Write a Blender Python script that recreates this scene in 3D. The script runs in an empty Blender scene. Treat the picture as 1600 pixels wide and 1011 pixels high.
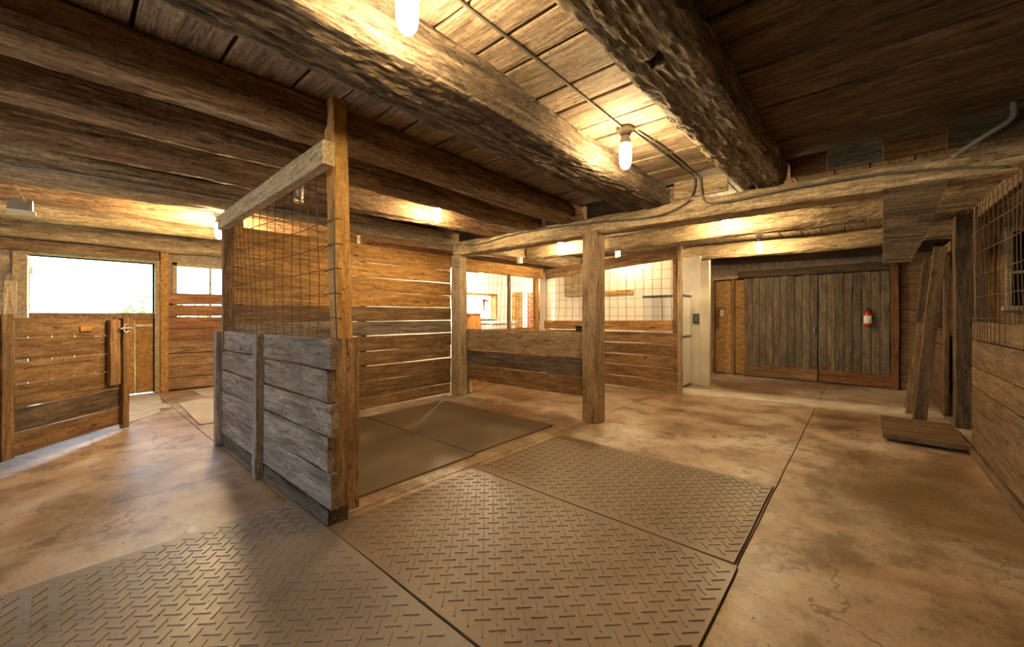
import bpy, math, random
from mathutils import Vector, Matrix, noise
random.seed(7)
sc = bpy.context.scene
col = sc.collection
PI = math.pi

# ------------------------------------------------------------------ camera
H, FPX, CX, HY = 1.25, 620.0, 800.0, 492.0
YAW = math.atan2(545, 620)
FW = Vector((-math.sin(YAW), math.cos(YAW), 0)); RT = Vector((math.cos(YAW), math.sin(YAW), 0))
cd = bpy.data.cameras.new('camera'); cam = bpy.data.objects.new('camera', cd); col.objects.link(cam)
cam.location = (0, 0, H); cam.rotation_euler = (PI/2, 0, YAW)
cd.sensor_width = 36.0; cd.lens = 36.0*FPX/1600.0
cd.shift_y = (HY-505.5)/1600.0
cd.clip_start = 0.02
sc.camera = cam

# ------------------------------------------------------------------ world, sun, exposure
w = bpy.data.worlds.new('sky'); sc.world = w; w.use_nodes = True
bg = w.node_tree.nodes['Background']
bg.inputs[0].default_value = (0.64, 0.82, 1.0, 1); bg.inputs[1].default_value = 12.5
sd = bpy.data.lights.new('sun', 'SUN'); sd.energy = 45.0; sd.angle = 0.01; sd.color = (1, .95, .86)
so = bpy.data.objects.new('sun', sd); col.objects.link(so); so.rotation_euler = (math.radians(40), 0, math.radians(100))
sc.view_settings.view_transform = 'Standard'; sc.view_settings.look = 'None'
sc.view_settings.gamma = 1.0; sc.view_settings.use_curve_mapping = False
sc.view_settings.exposure = 0.2
BULB = 360.0
sc.cycles.use_denoising = True; sc.cycles.denoising_prefilter = 'ACCURATE'
sc.cycles.max_bounces = 10; sc.cycles.diffuse_bounces = 7

# ------------------------------------------------------------------ pixel helpers (direction only, depth from the plane touched)
def ray(x, y):
    return FW + RT*((x-CX)/FPX) + Vector((0, 0, (HY-y)/FPX))
CAM = Vector((0, 0, H))
def atz(x, y, z=0.0):
    d = ray(x, y); return CAM + d*((z-H)/d.z)
def aty(x, y, Y):
    d = ray(x, y); return CAM + d*(Y/d.y)
def atx(x, y, X):
    d = ray(x, y); return CAM + d*(X/d.x)

# ------------------------------------------------------------------ materials
def newmat(name):
    m = bpy.data.materials.new(name); m.use_nodes = True
    nt = m.node_tree; b = nt.nodes['Principled BSDF']
    return m, nt, b
def N(nt, t, **kw):
    n = nt.nodes.new(t)
    for k, v in kw.items(): setattr(n, k, v)
    return n
def ramp(nt, stops):
    r = N(nt, 'ShaderNodeValToRGB'); e = r.color_ramp.elements
    while len(e) < len(stops): e.new(.5)
    for i, (p, c) in enumerate(stops): e[i].position = p; e[i].color = (*c, 1) if len(c) == 3 else c
    return r
def wood(name, dark, light, grain=16, bump=.35, rough=.75, saw=0.0, patch=.45, var=.25, dirt=(.05, .04, .03), moss=None, rot=0.0, fine=.5, crack=.6):
    m, nt, b = newmat(name); L = nt.links.new
    tc = N(nt, 'ShaderNodeTexCoord'); oi = N(nt, 'ShaderNodeObjectInfo')
    mul = N(nt, 'ShaderNodeMath', operation='MULTIPLY'); mul.inputs[1].default_value = 73.0
    L(oi.outputs['Random'], mul.inputs[0])
    add = N(nt, 'ShaderNodeVectorMath', operation='ADD'); L(tc.outputs['Object'], add.inputs[0]); L(mul.outputs[0], add.inputs[1])
    mp = N(nt, 'ShaderNodeMapping'); mp.inputs['Scale'].default_value = (1.8, grain, grain); L(add.outputs[0], mp.inputs[0])
    n1 = N(nt, 'ShaderNodeTexNoise'); n1.inputs['Scale'].default_value = 1.6; n1.inputs['Detail'].default_value = 8; n1.inputs['Roughness'].default_value = .65; n1.inputs['Distortion'].default_value = .6
    L(mp.outputs[0], n1.inputs['Vector'])
    r1 = ramp(nt, [(.34, dark), (.50, tuple((a+c)/2 for a, c in zip(dark, light))), (.64, light)]); L(n1.outputs['Fac'], r1.inputs[0])
    # large stains
    mp2 = N(nt, 'ShaderNodeMapping'); mp2.inputs['Scale'].default_value = (1.0, 2.6, 2.6); L(add.outputs[0], mp2.inputs[0])
    n2 = N(nt, 'ShaderNodeTexNoise'); n2.inputs['Scale'].default_value = 2.3; n2.inputs['Detail'].default_value = 5; L(mp2.outputs[0], n2.inputs['Vector'])
    r2 = ramp(nt, [(.40, (0, 0, 0)), (.68, (1, 1, 1))]); L(n2.outputs['Fac'], r2.inputs[0])
    pm = N(nt, 'ShaderNodeMath', operation='MULTIPLY'); pm.inputs[1].default_value = patch; L(r2.outputs[0], pm.inputs[0])
    mx = N(nt, 'ShaderNodeMix', data_type='RGBA'); L(pm.outputs[0], mx.inputs[0]); L(r1.outputs[0], mx.inputs[6]); mx.inputs[7].default_value = (*[(d*.6+x*.4) for d, x in zip(dark, dirt)], 1)
    out = mx.outputs[2]
    # knots
    mp3 = N(nt, 'ShaderNodeMapping'); mp3.inputs['Scale'].default_value = (2.2, 6.0, 6.0); L(add.outputs[0], mp3.inputs[0])
    v = N(nt, 'ShaderNodeTexVoronoi'); v.inputs['Scale'].default_value = 1.0; L(mp3.outputs[0], v.inputs['Vector'])
    r3 = ramp(nt, [(.06, (1, 1, 1)), (.13, (0, 0, 0))]); L(v.outputs['Distance'], r3.inputs[0])
    km = N(nt, 'ShaderNodeMath', operation='MULTIPLY'); km.inputs[1].default_value = .75; L(r3.outputs[0], km.inputs[0])
    mx2 = N(nt, 'ShaderNodeMix', data_type='RGBA'); L(km.outputs[0], mx2.inputs[0]); L(out, mx2.inputs[6]); mx2.inputs[7].default_value = (dark[0]*.35, dark[1]*.3, dark[2]*.3, 1)
    out = mx2.outputs[2]
    if moss:
        n5 = N(nt, 'ShaderNodeTexNoise'); n5.inputs['Scale'].default_value = 7; n5.inputs['Detail'].default_value = 6; L(add.outputs[0], n5.inputs['Vector'])
        r5 = ramp(nt, [(.45, (0, 0, 0)), (.62, (.6, .6, .6))]); L(n5.outputs['Fac'], r5.inputs[0])
        mx5 = N(nt, 'ShaderNodeMix', data_type='RGBA'); L(r5.outputs[0], mx5.inputs[0]); L(out, mx5.inputs[6]); mx5.inputs[7].default_value = (*moss, 1); out = mx5.outputs[2]
    hs = N(nt, 'ShaderNodeHueSaturation'); L(out, hs.inputs['Color'])
    mr = N(nt, 'ShaderNodeMapRange'); mr.inputs[3].default_value = 1-var; mr.inputs[4].default_value = 1+var; L(oi.outputs['Random'], mr.inputs[0]); L(mr.outputs[0], hs.inputs['Value'])
    b.inputs['Roughness'].default_value = rough; b.inputs['Specular IOR Level'].default_value = .25
    # relief
    mp4 = N(nt, 'ShaderNodeMapping'); mp4.inputs['Scale'].default_value = (5.0, grain*4.5, grain*4.5); L(add.outputs[0], mp4.inputs[0])
    n4 = N(nt, 'ShaderNodeTexNoise'); n4.inputs['Scale'].default_value = 1.7; n4.inputs['Detail'].default_value = 7; n4.inputs['Roughness'].default_value = .7; L(mp4.outputs[0], n4.inputs['Vector'])
    hgt = n4.outputs['Fac']
    rg = ramp(nt, [(.34, (.38, .36, .34)), (.50, (.95, .95, .95)), (.66, (1.22, 1.22, 1.22))]); L(n4.outputs['Fac'], rg.inputs[0])
    mg = N(nt, 'ShaderNodeMix', data_type='RGBA', blend_type='MULTIPLY'); mg.inputs[0].default_value = fine; L(hs.outputs[0], mg.inputs[6]); L(rg.outputs[0], mg.inputs[7])
    # drying cracks: thin dark lines along the grain
    mp7 = N(nt, 'ShaderNodeMapping'); mp7.inputs['Scale'].default_value = (1.1, grain*1.1, grain*1.1); mp7.inputs['Location'].default_value = (7.7, 3.1, 1.9); L(add.outputs[0], mp7.inputs[0])
    n7 = N(nt, 'ShaderNodeTexNoise'); n7.inputs['Scale'].default_value = 1.0; n7.inputs['Detail'].default_value = 3; n7.inputs['Distortion'].default_value = .3; L(mp7.outputs[0], n7.inputs['Vector'])
    s7 = N(nt, 'ShaderNodeMath', operation='SUBTRACT'); s7.inputs[1].default_value = .5; L(n7.outputs['Fac'], s7.inputs[0])
    a7 = N(nt, 'ShaderNodeMath', operation='ABSOLUTE'); L(s7.outputs[0], a7.inputs[0])
    r7 = ramp(nt, [(.004, (1, 1, 1)), (.016, (0, 0, 0))]); L(a7.outputs[0], r7.inputs[0])
    k7 = N(nt, 'ShaderNodeMath', operation='MULTIPLY'); k7.inputs[1].default_value = crack; L(r7.outputs[0], k7.inputs[0])
    m7 = N(nt, 'ShaderNodeMix', data_type='RGBA'); L(k7.outputs[0], m7.inputs[0]); L(mg.outputs[2], m7.inputs[6]); m7.inputs[7].default_value = (dark[0]*.3, dark[1]*.28, dark[2]*.28, 1)
    # weathered speckle
    n8 = N(nt, 'ShaderNodeTexNoise'); n8.inputs['Scale'].default_value = 38; n8.inputs['Detail'].default_value = 5; n8.inputs['Roughness'].default_value = .7; L(add.outputs[0], n8.inputs['Vector'])
    r8 = ramp(nt, [(.36, (.62, .60, .58)), (.5, (1, 1, 1)), (.64, (1.2, 1.2, 1.2))]); L(n8.outputs['Fac'], r8.inputs[0])
    m8 = N(nt, 'ShaderNodeMix', data_type='RGBA', blend_type='MULTIPLY'); m8.inputs[0].default_value = .7; L(m7.outputs[2], m8.inputs[6]); L(r8.outputs[0], m8.inputs[7]); L(m8.outputs[2], b.inputs['Base Color'])
    if saw:
        wv = N(nt, 'ShaderNodeTexWave', wave_type='BANDS', bands_direction='X'); wv.inputs['Scale'].default_value = 22; wv.inputs['Distortion'].default_value = 2.0; wv.inputs['Detail'].default_value = 2; wv.inputs['Detail Scale'].default_value = .4
        L(add.outputs[0], wv.inputs['Vector'])
        sm = N(nt, 'ShaderNodeMath', operation='MULTIPLY_ADD'); sm.inputs[1].default_value = saw; L(wv.outputs['Fac'], sm.inputs[0]); L(hgt, sm.inputs[2]); hgt = sm.outputs[0]
    if rot:
        n6 = N(nt, 'ShaderNodeTexVoronoi', feature='DISTANCE_TO_EDGE'); mp6 = N(nt, 'ShaderNodeMapping'); mp6.inputs['Scale'].default_value = (9, 26, 26); L(add.outputs[0], mp6.inputs[0]); L(mp6.outputs[0], n6.inputs['Vector']); n6.inputs['Scale'].default_value = 1.0
        sm = N(nt, 'ShaderNodeMath', operation='MULTIPLY_ADD'); sm.inputs[1].default_value = rot; L(n6.outputs['Distance'], sm.inputs[0]); L(hgt, sm.inputs[2]); hgt = sm.outputs[0]
    bp = N(nt, 'ShaderNodeBump'); bp.inputs['Strength'].default_value = bump; bp.inputs['Distance'].default_value = .012; L(hgt, bp.inputs['Height']); L(bp.outputs[0], b.inputs['Normal'])
    return m
def flat(name, c, rough=.6, metal=0.0, nscale=0, namt=.2, bump=0.0):
    m, nt, b = newmat(name); L = nt.links.new
    b.inputs['Roughness'].default_value = rough; b.inputs['Metallic'].default_value = metal
    if nscale:
        tc = N(nt, 'ShaderNodeTexCoord'); n = N(nt, 'ShaderNodeTexNoise'); n.inputs['Scale'].default_value = nscale; n.inputs['Detail'].default_value = 6; L(tc.outputs['Object'], n.inputs['Vector'])
        r = ramp(nt, [(.3, tuple(k*(1-namt) for k in c)), (.7, tuple(min(1, k*(1+namt)) for k in c))]); L(n.outputs['Fac'], r.inputs[0]); L(r.outputs[0], b.inputs['Base Color'])
        if bump:
            bp = N(nt, 'ShaderNodeBump'); bp.inputs['Strength'].default_value = bump; bp.inputs['Distance'].default_value = .01; L(n.outputs['Fac'], bp.inputs['Height']); L(bp.outputs[0], b.inputs['Normal'])
    else: b.inputs['Base Color'].default_value = (*c, 1)
    return m
def emit(name, c, s):
    m, nt, b = newmat(name); b.inputs['Base Color'].default_value = (.9, .9, .9, 1)
    b.inputs['Emission Color'].default_value = (*c, 1); b.inputs['Emission Strength'].default_value = s
    return m
def glass(name, c=(1, 1, 1), rough=.02):
    m, nt, b = newmat(name); b.inputs['Base Color'].default_value = (*c, 1); b.inputs['Roughness'].default_value = rough
    b.inputs['Transmission Weight'].default_value = 1.0; b.inputs['IOR'].default_value = 1.45
    return m
def pane_mat():
    m = bpy.data.materials.new('window_glass'); m.use_nodes = True; nt = m.node_tree; nt.nodes.clear(); L = nt.links.new
    o = N(nt, 'ShaderNodeOutputMaterial'); t = N(nt, 'ShaderNodeBsdfTransparent'); g = N(nt, 'ShaderNodeBsdfGlossy'); g.inputs['Roughness'].default_value = .05
    mx = N(nt, 'ShaderNodeMixShader'); mx.inputs[0].default_value = .06; L(t.outputs[0], mx.inputs[1]); L(g.outputs[0], mx.inputs[2]); L(mx.outputs[0], o.inputs[0])
    t.inputs[0].default_value = (.94, .96, .95, 1)
    return m
def concrete():
    m, nt, b = newmat('concrete'); L = nt.links.new
    g = N(nt, 'ShaderNodeNewGeometry'); P = g.outputs['Position']
    n1 = N(nt, 'ShaderNodeTexNoise'); n1.inputs['Scale'].default_value = .9; n1.inputs['Detail'].default_value = 9; n1.inputs['Roughness'].default_value = .6; n1.inputs['Distortion'].default_value = .5; L(P, n1.inputs['Vector'])
    r1 = ramp(nt, [(.38, (.24, .15, .088)), (.46, (.36, .25, .165)), (.54, (.42, .32, .235)), (.63, (.55, .48, .40))]); L(n1.outputs['Fac'], r1.inputs[0])
    n2 = N(nt, 'ShaderNodeTexNoise'); n2.inputs['Scale'].default_value = 3.1; n2.inputs['Detail'].default_value = 10; n2.inputs['Roughness'].default_value = .72; L(P, n2.inputs['Vector'])
    r2 = ramp(nt, [(.40, (.52, .44, .37)), (.49, (1, 1, 1)), (.60, (1.28, 1.25, 1.22))]); L(n2.outputs['Fac'], r2.inputs[0])
    mx = N(nt, 'ShaderNodeMix', data_type='RGBA', blend_type='MULTIPLY'); mx.inputs[0].default_value = .8; L(r1.outputs[0], mx.inputs[6]); L(r2.outputs[0], mx.inputs[7])
    n3 = N(nt, 'ShaderNodeTexNoise'); n3.inputs['Scale'].default_value = 60; n3.inputs['Detail'].default_value = 4; L(P, n3.inputs['Vector'])
    r3 = ramp(nt, [(.3, (.78, .78, .78)), (.7, (1.1, 1.1, 1.1))]); L(n3.outputs['Fac'], r3.inputs[0])
    mx2 = N(nt, 'ShaderNodeMix', data_type='RGBA', blend_type='MULTIPLY'); mx2.inputs[0].default_value = .7; L(mx.outputs[2], mx2.inputs[6]); L(r3.outputs[0], mx2.inputs[7])
    # rust-brown manure stain along the right-hand boards (a stain with its own shape)
    sub = N(nt, 'ShaderNodeVectorMath', operation='SUBTRACT'); sub.inputs[1].default_value = (.28, 3.9, 0); L(P, sub.inputs[0])
    scl = N(nt, 'ShaderNodeVectorMath', operation='MULTIPLY'); scl.inputs[1].default_value = (1.1, .75, 0); L(sub.outputs[0], scl.inputs[0])
    ln = N(nt, 'ShaderNodeVectorMath', operation='LENGTH'); L(scl.outputs[0], ln.inputs[0])
    ns = N(nt, 'ShaderNodeMath', operation='MULTIPLY_ADD'); ns.inputs[1].default_value = 1.6; L(n2.outputs['Fac'], ns.inputs[0]); L(ln.outputs['Value'], ns.inputs[2])
    rs = ramp(nt, [(.50, (.9, .9, .9)), (.86, (0, 0, 0))])
    hv = N(nt, 'ShaderNodeMath', operation='MULTIPLY'); hv.inputs[1].default_value = .5; L(ns.outputs[0], hv.inputs[0]); L(hv.outputs[0], rs.inputs[0])
    mx3 = N(nt, 'ShaderNodeMix', data_type='RGBA'); L(rs.outputs[0], mx3.inputs[0]); L(mx2.outputs[2], mx3.inputs[6]); mx3.inputs[7].default_value = (.17, .11, .05, 1)
    # hairline cracks and dark crumbs of dirt
    nc = N(nt, 'ShaderNodeTexNoise'); nc.inputs['Scale'].default_value = .55; nc.inputs['Detail'].default_value = 6; nc.inputs['Roughness'].default_value = .55; L(P, nc.inputs['Vector'])
    sc_ = N(nt, 'ShaderNodeMath', operation='SUBTRACT'); sc_.inputs[1].default_value = .5; L(nc.outputs['Fac'], sc_.inputs[0])
    ac = N(nt, 'ShaderNodeMath', operation='ABSOLUTE'); L(sc_.outputs[0], ac.inputs[0])
    rc = ramp(nt, [(.0006, (.75, .75, .75)), (.0026, (0, 0, 0))]); L(ac.outputs[0], rc.inputs[0])
    nd = N(nt, 'ShaderNodeTexNoise'); nd.inputs['Scale'].default_value = 14; nd.inputs['Detail'].default_value = 6; nd.inputs['Roughness'].default_value = .6; L(P, nd.inputs['Vector'])
    rd = ramp(nt, [(.64, (0, 0, 0)), (.70, (.8, .8, .8))]); L(nd.outputs['Fac'], rd.inputs[0])
    am = N(nt, 'ShaderNodeMath', operation='MAXIMUM'); L(rc.outputs[0], am.inputs[0]); L(rd.outputs[0], am.inputs[1])
    mx4 = N(nt, 'ShaderNodeMix', data_type='RGBA'); L(am.outputs[0], mx4.inputs[0]); L(mx3.outputs[2], mx4.inputs[6]); mx4.inputs[7].default_value = (.11, .07, .04, 1)
    L(mx4.outputs[2], b.inputs['Base Color'])
    rr = ramp(nt, [(.35, (.32, .32, .32)), (.65, (.48, .48, .48))]); L(n2.outputs['Fac'], rr.inputs[0]); L(rr.outputs[0], b.inputs['Roughness'])
    b.inputs['Specular IOR Level'].default_value = .45
    ad = N(nt, 'ShaderNodeMath', operation='MULTIPLY_ADD'); ad.inputs[1].default_value = .5; L(n3.outputs['Fac'], ad.inputs[0]); L(n2.outputs['Fac'], ad.inputs[2])
    bp = N(nt, 'ShaderNodeBump'); bp.inputs['Strength'].default_value = .3; bp.inputs['Distance'].default_value = .012; L(ad.outputs[0], bp.inputs['Height']); L(bp.outputs[0], b.inputs['Normal'])
    return m
def rubber(name, c, dust, amt):
    m, nt, b = newmat(name); L = nt.links.new
    g = N(nt, 'ShaderNodeNewGeometry'); P = g.outputs['Position']
    n1 = N(nt, 'ShaderNodeTexNoise'); n1.inputs['Scale'].default_value = 2.2; n1.inputs['Detail'].default_value = 9; n1.inputs['Roughness'].default_value = .65; L(P, n1.inputs['Vector'])
    r = ramp(nt, [(.32, c), (.32+.4*(1-amt)+.1, tuple(.5*(x+y) for x, y in zip(c, dust))), (.78, dust)]); L(n1.outputs['Fac'], r.inputs[0]); L(r.outputs[0], b.inputs['Base Color'])
    rr = ramp(nt, [(.35, (.34, .34, .34)), (.65, (.56, .56, .56))]); L(n1.outputs['Fac'], rr.inputs[0]); L(rr.outputs[0], b.inputs['Roughness'])
    n2 = N(nt, 'ShaderNodeTexNoise'); n2.inputs['Scale'].default_value = 90; L(P, n2.inputs['Vector'])
    bp = N(nt, 'ShaderNodeBump'); bp.inputs['Strength'].default_value = .15; bp.inputs['Distance'].default_value = .004; L(n2.outputs['Fac'], bp.inputs['Height']); L(bp.outputs[0], b.inputs['Normal'])
    return m

M = {}
M['gold'] = wood('golden_plank', (.30, .145, .04), (.66, .37, .12), var=.24, patch=.35)
M['goldlow'] = wood('brown_plank', (.17, .095, .045), (.42, .26, .13), var=.28, patch=.4)
M['grey'] = wood('weathered_grey_plank', (.145, .108, .08), (.42, .325, .245), saw=.9, bump=.6, var=.15, patch=.5)
M['greydark'] = wood('dark_grey_plank', (.085, .065, .05), (.25, .19, .14), var=.1, patch=.5)
M['greyplain'] = wood('plain_grey_board', (.14, .11, .085), (.38, .305, .24), var=.1, patch=.4)
M['gatewood'] = wood('gate_board', (.14, .075, .03), (.33, .20, .092), var=.2, patch=.4)
M['redwood'] = wood('reddish_board', (.22, .095, .045), (.48, .25, .13), var=.2, patch=.35)
M['beamdark'] = wood('rotten_dark_beam', (.045, .034, .026), (.34, .245, .16), grain=16, bump=.9, patch=.55, var=.05, rot=1.6, rough=.9, fine=.8)
M['joist'] = wood('brown_joist', (.17, .10, .055), (.48, .31, .175), grain=15, bump=.6, patch=.5, var=.12, rot=.3, fine=.8)
M['joistpale'] = wood('pale_joist', (.27, .195, .11), (.68, .53, .33), grain=15, bump=.6, patch=.35, var=.08, rot=.3, fine=.8)
M['mossy'] = wood('mossy_beam', (.15, .115, .08), (.58, .46, .33), grain=15, bump=.9, patch=.3, var=.05, rot=1.2, moss=(.24, .215, .11), fine=.8)
M['ceil'] = wood('ceiling_plank', (.19, .135, .09), (.52, .39, .27), grain=17, bump=.4, patch=.5, var=.16, fine=.8)
M['post'] = wood('post_wood', (.23, .15, .08), (.52, .36, .21), grain=14, patch=.4, var=.1)
M['honey'] = wood('honey_wood', (.34, .17, .045), (.62, .36, .125), grain=14, patch=.25, var=.1)
M['pale'] = wood('pale_sawn_wood', (.36, .27, .16), (.60, .47, .30), grain=14, patch=.25, var=.06)
M['ceilshade'] = wood('shaded_ceiling_plank', (.085, .06, .038), (.27, .195, .125), grain=12, bump=.4, patch=.5, var=.2, fine=.8)  # ceiling wood with the mossy beam's shade from the bulbs painted in
M['orange'] = wood('orange_board', (.12, .052, .018), (.28, .135, .05), patch=.3, var=.1)
M['dark'] = wood('dark_board', (.05, .035, .022), (.17, .115, .07), patch=.5, var=.2)
M['doorboard'] = wood('weathered_door_board', (.085, .065, .045), (.29, .215, .145), grain=18, patch=.45, var=.22, moss=(.105, .105, .08))
M['osb'] = flat('chipboard', (.40, .24, .095), .8, nscale=22, namt=.45, bump=.3)
M['rightboard'] = wood('right_wall_board', (.10, .062, .03), (.25, .158, .085), patch=.4, var=.12)
M['white'] = flat('white_painted_board', (.72, .68, .58), .55, nscale=3, namt=.12)
M['plaster'] = flat('whitewash', (.80, .78, .72), .8, nscale=5, namt=.1, bump=.2)
M['plastic'] = flat('white_plastic', (.74, .73, .69), .4)
M['greytrim'] = flat('grey_plastic', (.10, .11, .12), .5)
M['black'] = flat('black_plastic', (.015, .015, .016), .5)
M['metal'] = flat('galvanized_metal', (.42, .42, .41), .42, .8, nscale=12, namt=.2)
M['rust'] = flat('rusty_wire', (.12, .075, .045), .7, .5)
M['cable'] = flat('grey_cable', (.14, .125, .105), .6)
M['conduit'] = flat('grey_conduit', (.27, .26, .24), .5)
M['ceramic'] = flat('dirty_ceramic', (.20, .17, .14), .5)
M['stone'] = flat('field_stone', (.36, .29, .22), .9, nscale=9, namt=.4, bump=.8)
M['mortar'] = flat('mortar', (.30, .24, .18), .95, nscale=14, namt=.3, bump=.6)
M['brick'] = flat('red_brick', (.42, .17, .10), .85, nscale=16, namt=.3, bump=.4)
M['concrete'] = concrete()
M['curb'] = flat('pale_concrete', (.52, .46, .38), .8, nscale=6, namt=.2, bump=.3)
M['joint'] = flat('dark_joint', (.06, .045, .03), .95)
M['mat'] = rubber('treaded_rubber', (.16, .112, .08), (.36, .245, .155), .5)
M['matgrey'] = rubber('grey_treaded_rubber', (.18, .148, .125), (.38, .305, .245), .5)
M['matflat'] = rubber('flat_rubber', (.10, .078, .058), (.27, .195, .125), .5)
M['bulb'] = emit('glowing_bulb', (1.0, .73, .38), BULB)
M['bulb_strong'] = emit('glowing_strong_bulb', (1.0, .70, .33), BULB*3.2)
M['bulb_flood'] = emit('glowing_flood_bulb', (1.0, .80, .52), BULB*6)
M['glass'] = glass('clear_glass')
M['pane'] = pane_mat()
M['red'] = flat('red_paint', (.45, .02, .025), .35)
M['blue'] = flat('blue_plastic', (.04, .05, .30), .4)
M['label'] = flat('paper_label', (.80, .77, .70), .7)
M['darkglass'] = flat('dark_glass', (.01, .01, .012), .1)
M['grass'] = flat('grass', (.13, .22, .06), .9, nscale=8, namt=.4)
M['leaf'] = flat('foliage', (.22, .36, .12), .8, nscale=5, namt=.4)
M['straw'] = flat('straw_litter', (.16, .11, .055), .95, nscale=20, namt=.4)
M['cab'] = wood('orange_cabinet', (.42, .17, .04), (.62, .29, .08), patch=.15, var=.05)

# ------------------------------------------------------------------ object helpers
WM = {}
def place(o, Mx, parent=None):
    if parent is not None:
        o.parent = parent; o.matrix_basis = WM[parent.name].inverted() @ Mx
    else: o.matrix_basis = Mx
    WM[o.name] = Mx.copy()
    return o
def tag(o, label=None, cat=None, group=None, kind=None):
    if label: o['label'] = label
    if cat: o['category'] = cat
    if group: o['group'] = group
    if kind: o['kind'] = kind
    return o
def thing(name, loc, label, cat, group=None):
    e = bpy.data.objects.new(name, None); e.empty_display_size = .1; col.objects.link(e)
    place(e, Matrix.Translation(Vector(loc))); return tag(e, label, cat, group)
def struct(name, loc=(0, 0, 0)):
    e = bpy.data.objects.new(name, None); e.empty_display_size = .1; col.objects.link(e)
    place(e, Matrix.Translation(Vector(loc))); return tag(e, kind='structure')
def mobj(name, V, F, mat, parent=None, Mx=None, smooth=False):
    me = bpy.data.meshes.new(name); me.from_pydata([tuple(v) for v in V], [], F); me.update()
    me.materials.append(M[mat] if isinstance(mat, str) else mat)
    if smooth: me.polygons.foreach_set('use_smooth', [True]*len(me.polygons))
    o = bpy.data.objects.new(name, me); col.objects.link(o)
    return place(o, Mx or Matrix.Identity(4), parent)
def frame(a, b, up):
    x = (b-a).normalized(); y = Vector(up); y = (y - x*y.dot(x)).normalized(); z = x.cross(y)
    Mx = Matrix.Identity(4)
    for i, vv in enumerate((x, y, z)):
        for k in range(3): Mx[k][i] = vv[k]
    Mx.translation = (a+b)/2
    return Mx
SEED = [0]
def board(name, a, b, wdir, W, T, mat, parent=None, seg=6, wob=.004, endj=.012, W2=None, cham=.004):
    """a sawn board from a to b, width W along wdir, thickness T; own gently wavy edges, chamfered arrises"""
    a = Vector(a); b = Vector(b); Lh = (b-a).length/2; W2 = W2 or W
    SEED[0] += 1; s = SEED[0]*3.17
    V = []; F = []
    e0 = [random.uniform(-endj, endj) for _ in range(2)]; e1 = [random.uniform(-endj, endj) for _ in range(2)]
    for i in range(seg+1):
        t = i/seg; x = -Lh + 2*Lh*t; w = (W + (W2-W)*t)/2
        up = w + noise.noise((s, t*4, 0))*wob*2; dn = -w + noise.noise((s, t*4, 9))*wob*2
        tz = noise.noise((s, t*2.3, 5))*wob
        c = min(cham, T*.3)
        for (y, z) in ((up-c, T/2), (dn+c, T/2), (dn, T/2-c), (dn, -T/2+c), (dn+c, -T/2), (up-c, -T/2), (up, -T/2+c), (up, T/2-c)):
            xx = x
            if i == 0: xx -= (e0[0] if y > 0 else e0[1])
            if i == seg: xx += (e1[0] if y > 0 else e1[1])
            V.append((xx, y, z+tz))
    for i in range(seg):
        for k in range(8):
            k2 = (k+1) % 8; F.append((i*8+k, (i+1)*8+k, (i+1)*8+k2, i*8+k2))
    F.append(tuple(range(8))); F.append(tuple(reversed(range(seg*8, seg*8+8))))
    return mobj(name, V, F, mat, parent, frame(a, b, wdir))
def box(name, lo, hi, mat, parent=None, bev=.004):
    """axis-aligned chamfered block, local origin at its base centre"""
    lo = Vector(lo); hi = Vector(hi); c = (lo+hi)/2; c.z = lo.z; h = (hi-lo)/2; bev = min(bev, min(h)*.45)
    V = []; F = []
    for sx in (-1, 1):
        for sy in (-1, 1):
            for sz in (-1, 1):
                p = (h.x*sx, h.y*sy, h.z*sz)
                for ax in range(3):
                    q = [p[k] - (0 if k == ax else (bev if p[k] > 0 else -bev)) for k in range(3)]
                    q[2] += h.z; V.append(q)
    idx = lambda sx, sy, sz, ax: ((sx*2+sy)*2+sz)*3+ax
    for ax in range(3):
        o = [k for k in range(3) if k != ax]
        for s in (0, 1):
            q = []
            for (u, v) in ((0, 0), (1, 0), (1, 1), (0, 1)):
                t = [0, 0, 0]; t[ax] = s; t[o[0]] = u; t[o[1]] = v; q.append(idx(*t, ax))
            F.append(tuple(q))
        for (u, v) in ((0, 0), (1, 0), (1, 1), (0, 1)):
            t0 = [0, 0, 0]; t0[o[0]] = u; t0[o[1]] = v; t1 = list(t0); t1[ax] = 1
            F.append((idx(*t0, o[0]), idx(*t0, o[1]), idx(*t1, o[1]), idx(*t1, o[0])))
    for sx in (0, 1):
        for sy in (0, 1):
            for sz in (0, 1): F.append(tuple(idx(sx, sy, sz, a) for a in range(3)))
    o = mobj(name, V, F, mat, parent, Matrix.Translation(c))
    import bmesh
    bm = bmesh.new(); bm.from_mesh(o.data); bmesh.ops.recalc_face_normals(bm, faces=bm.faces); bm.to_mesh(o.data); bm.free()
    return o
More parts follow.
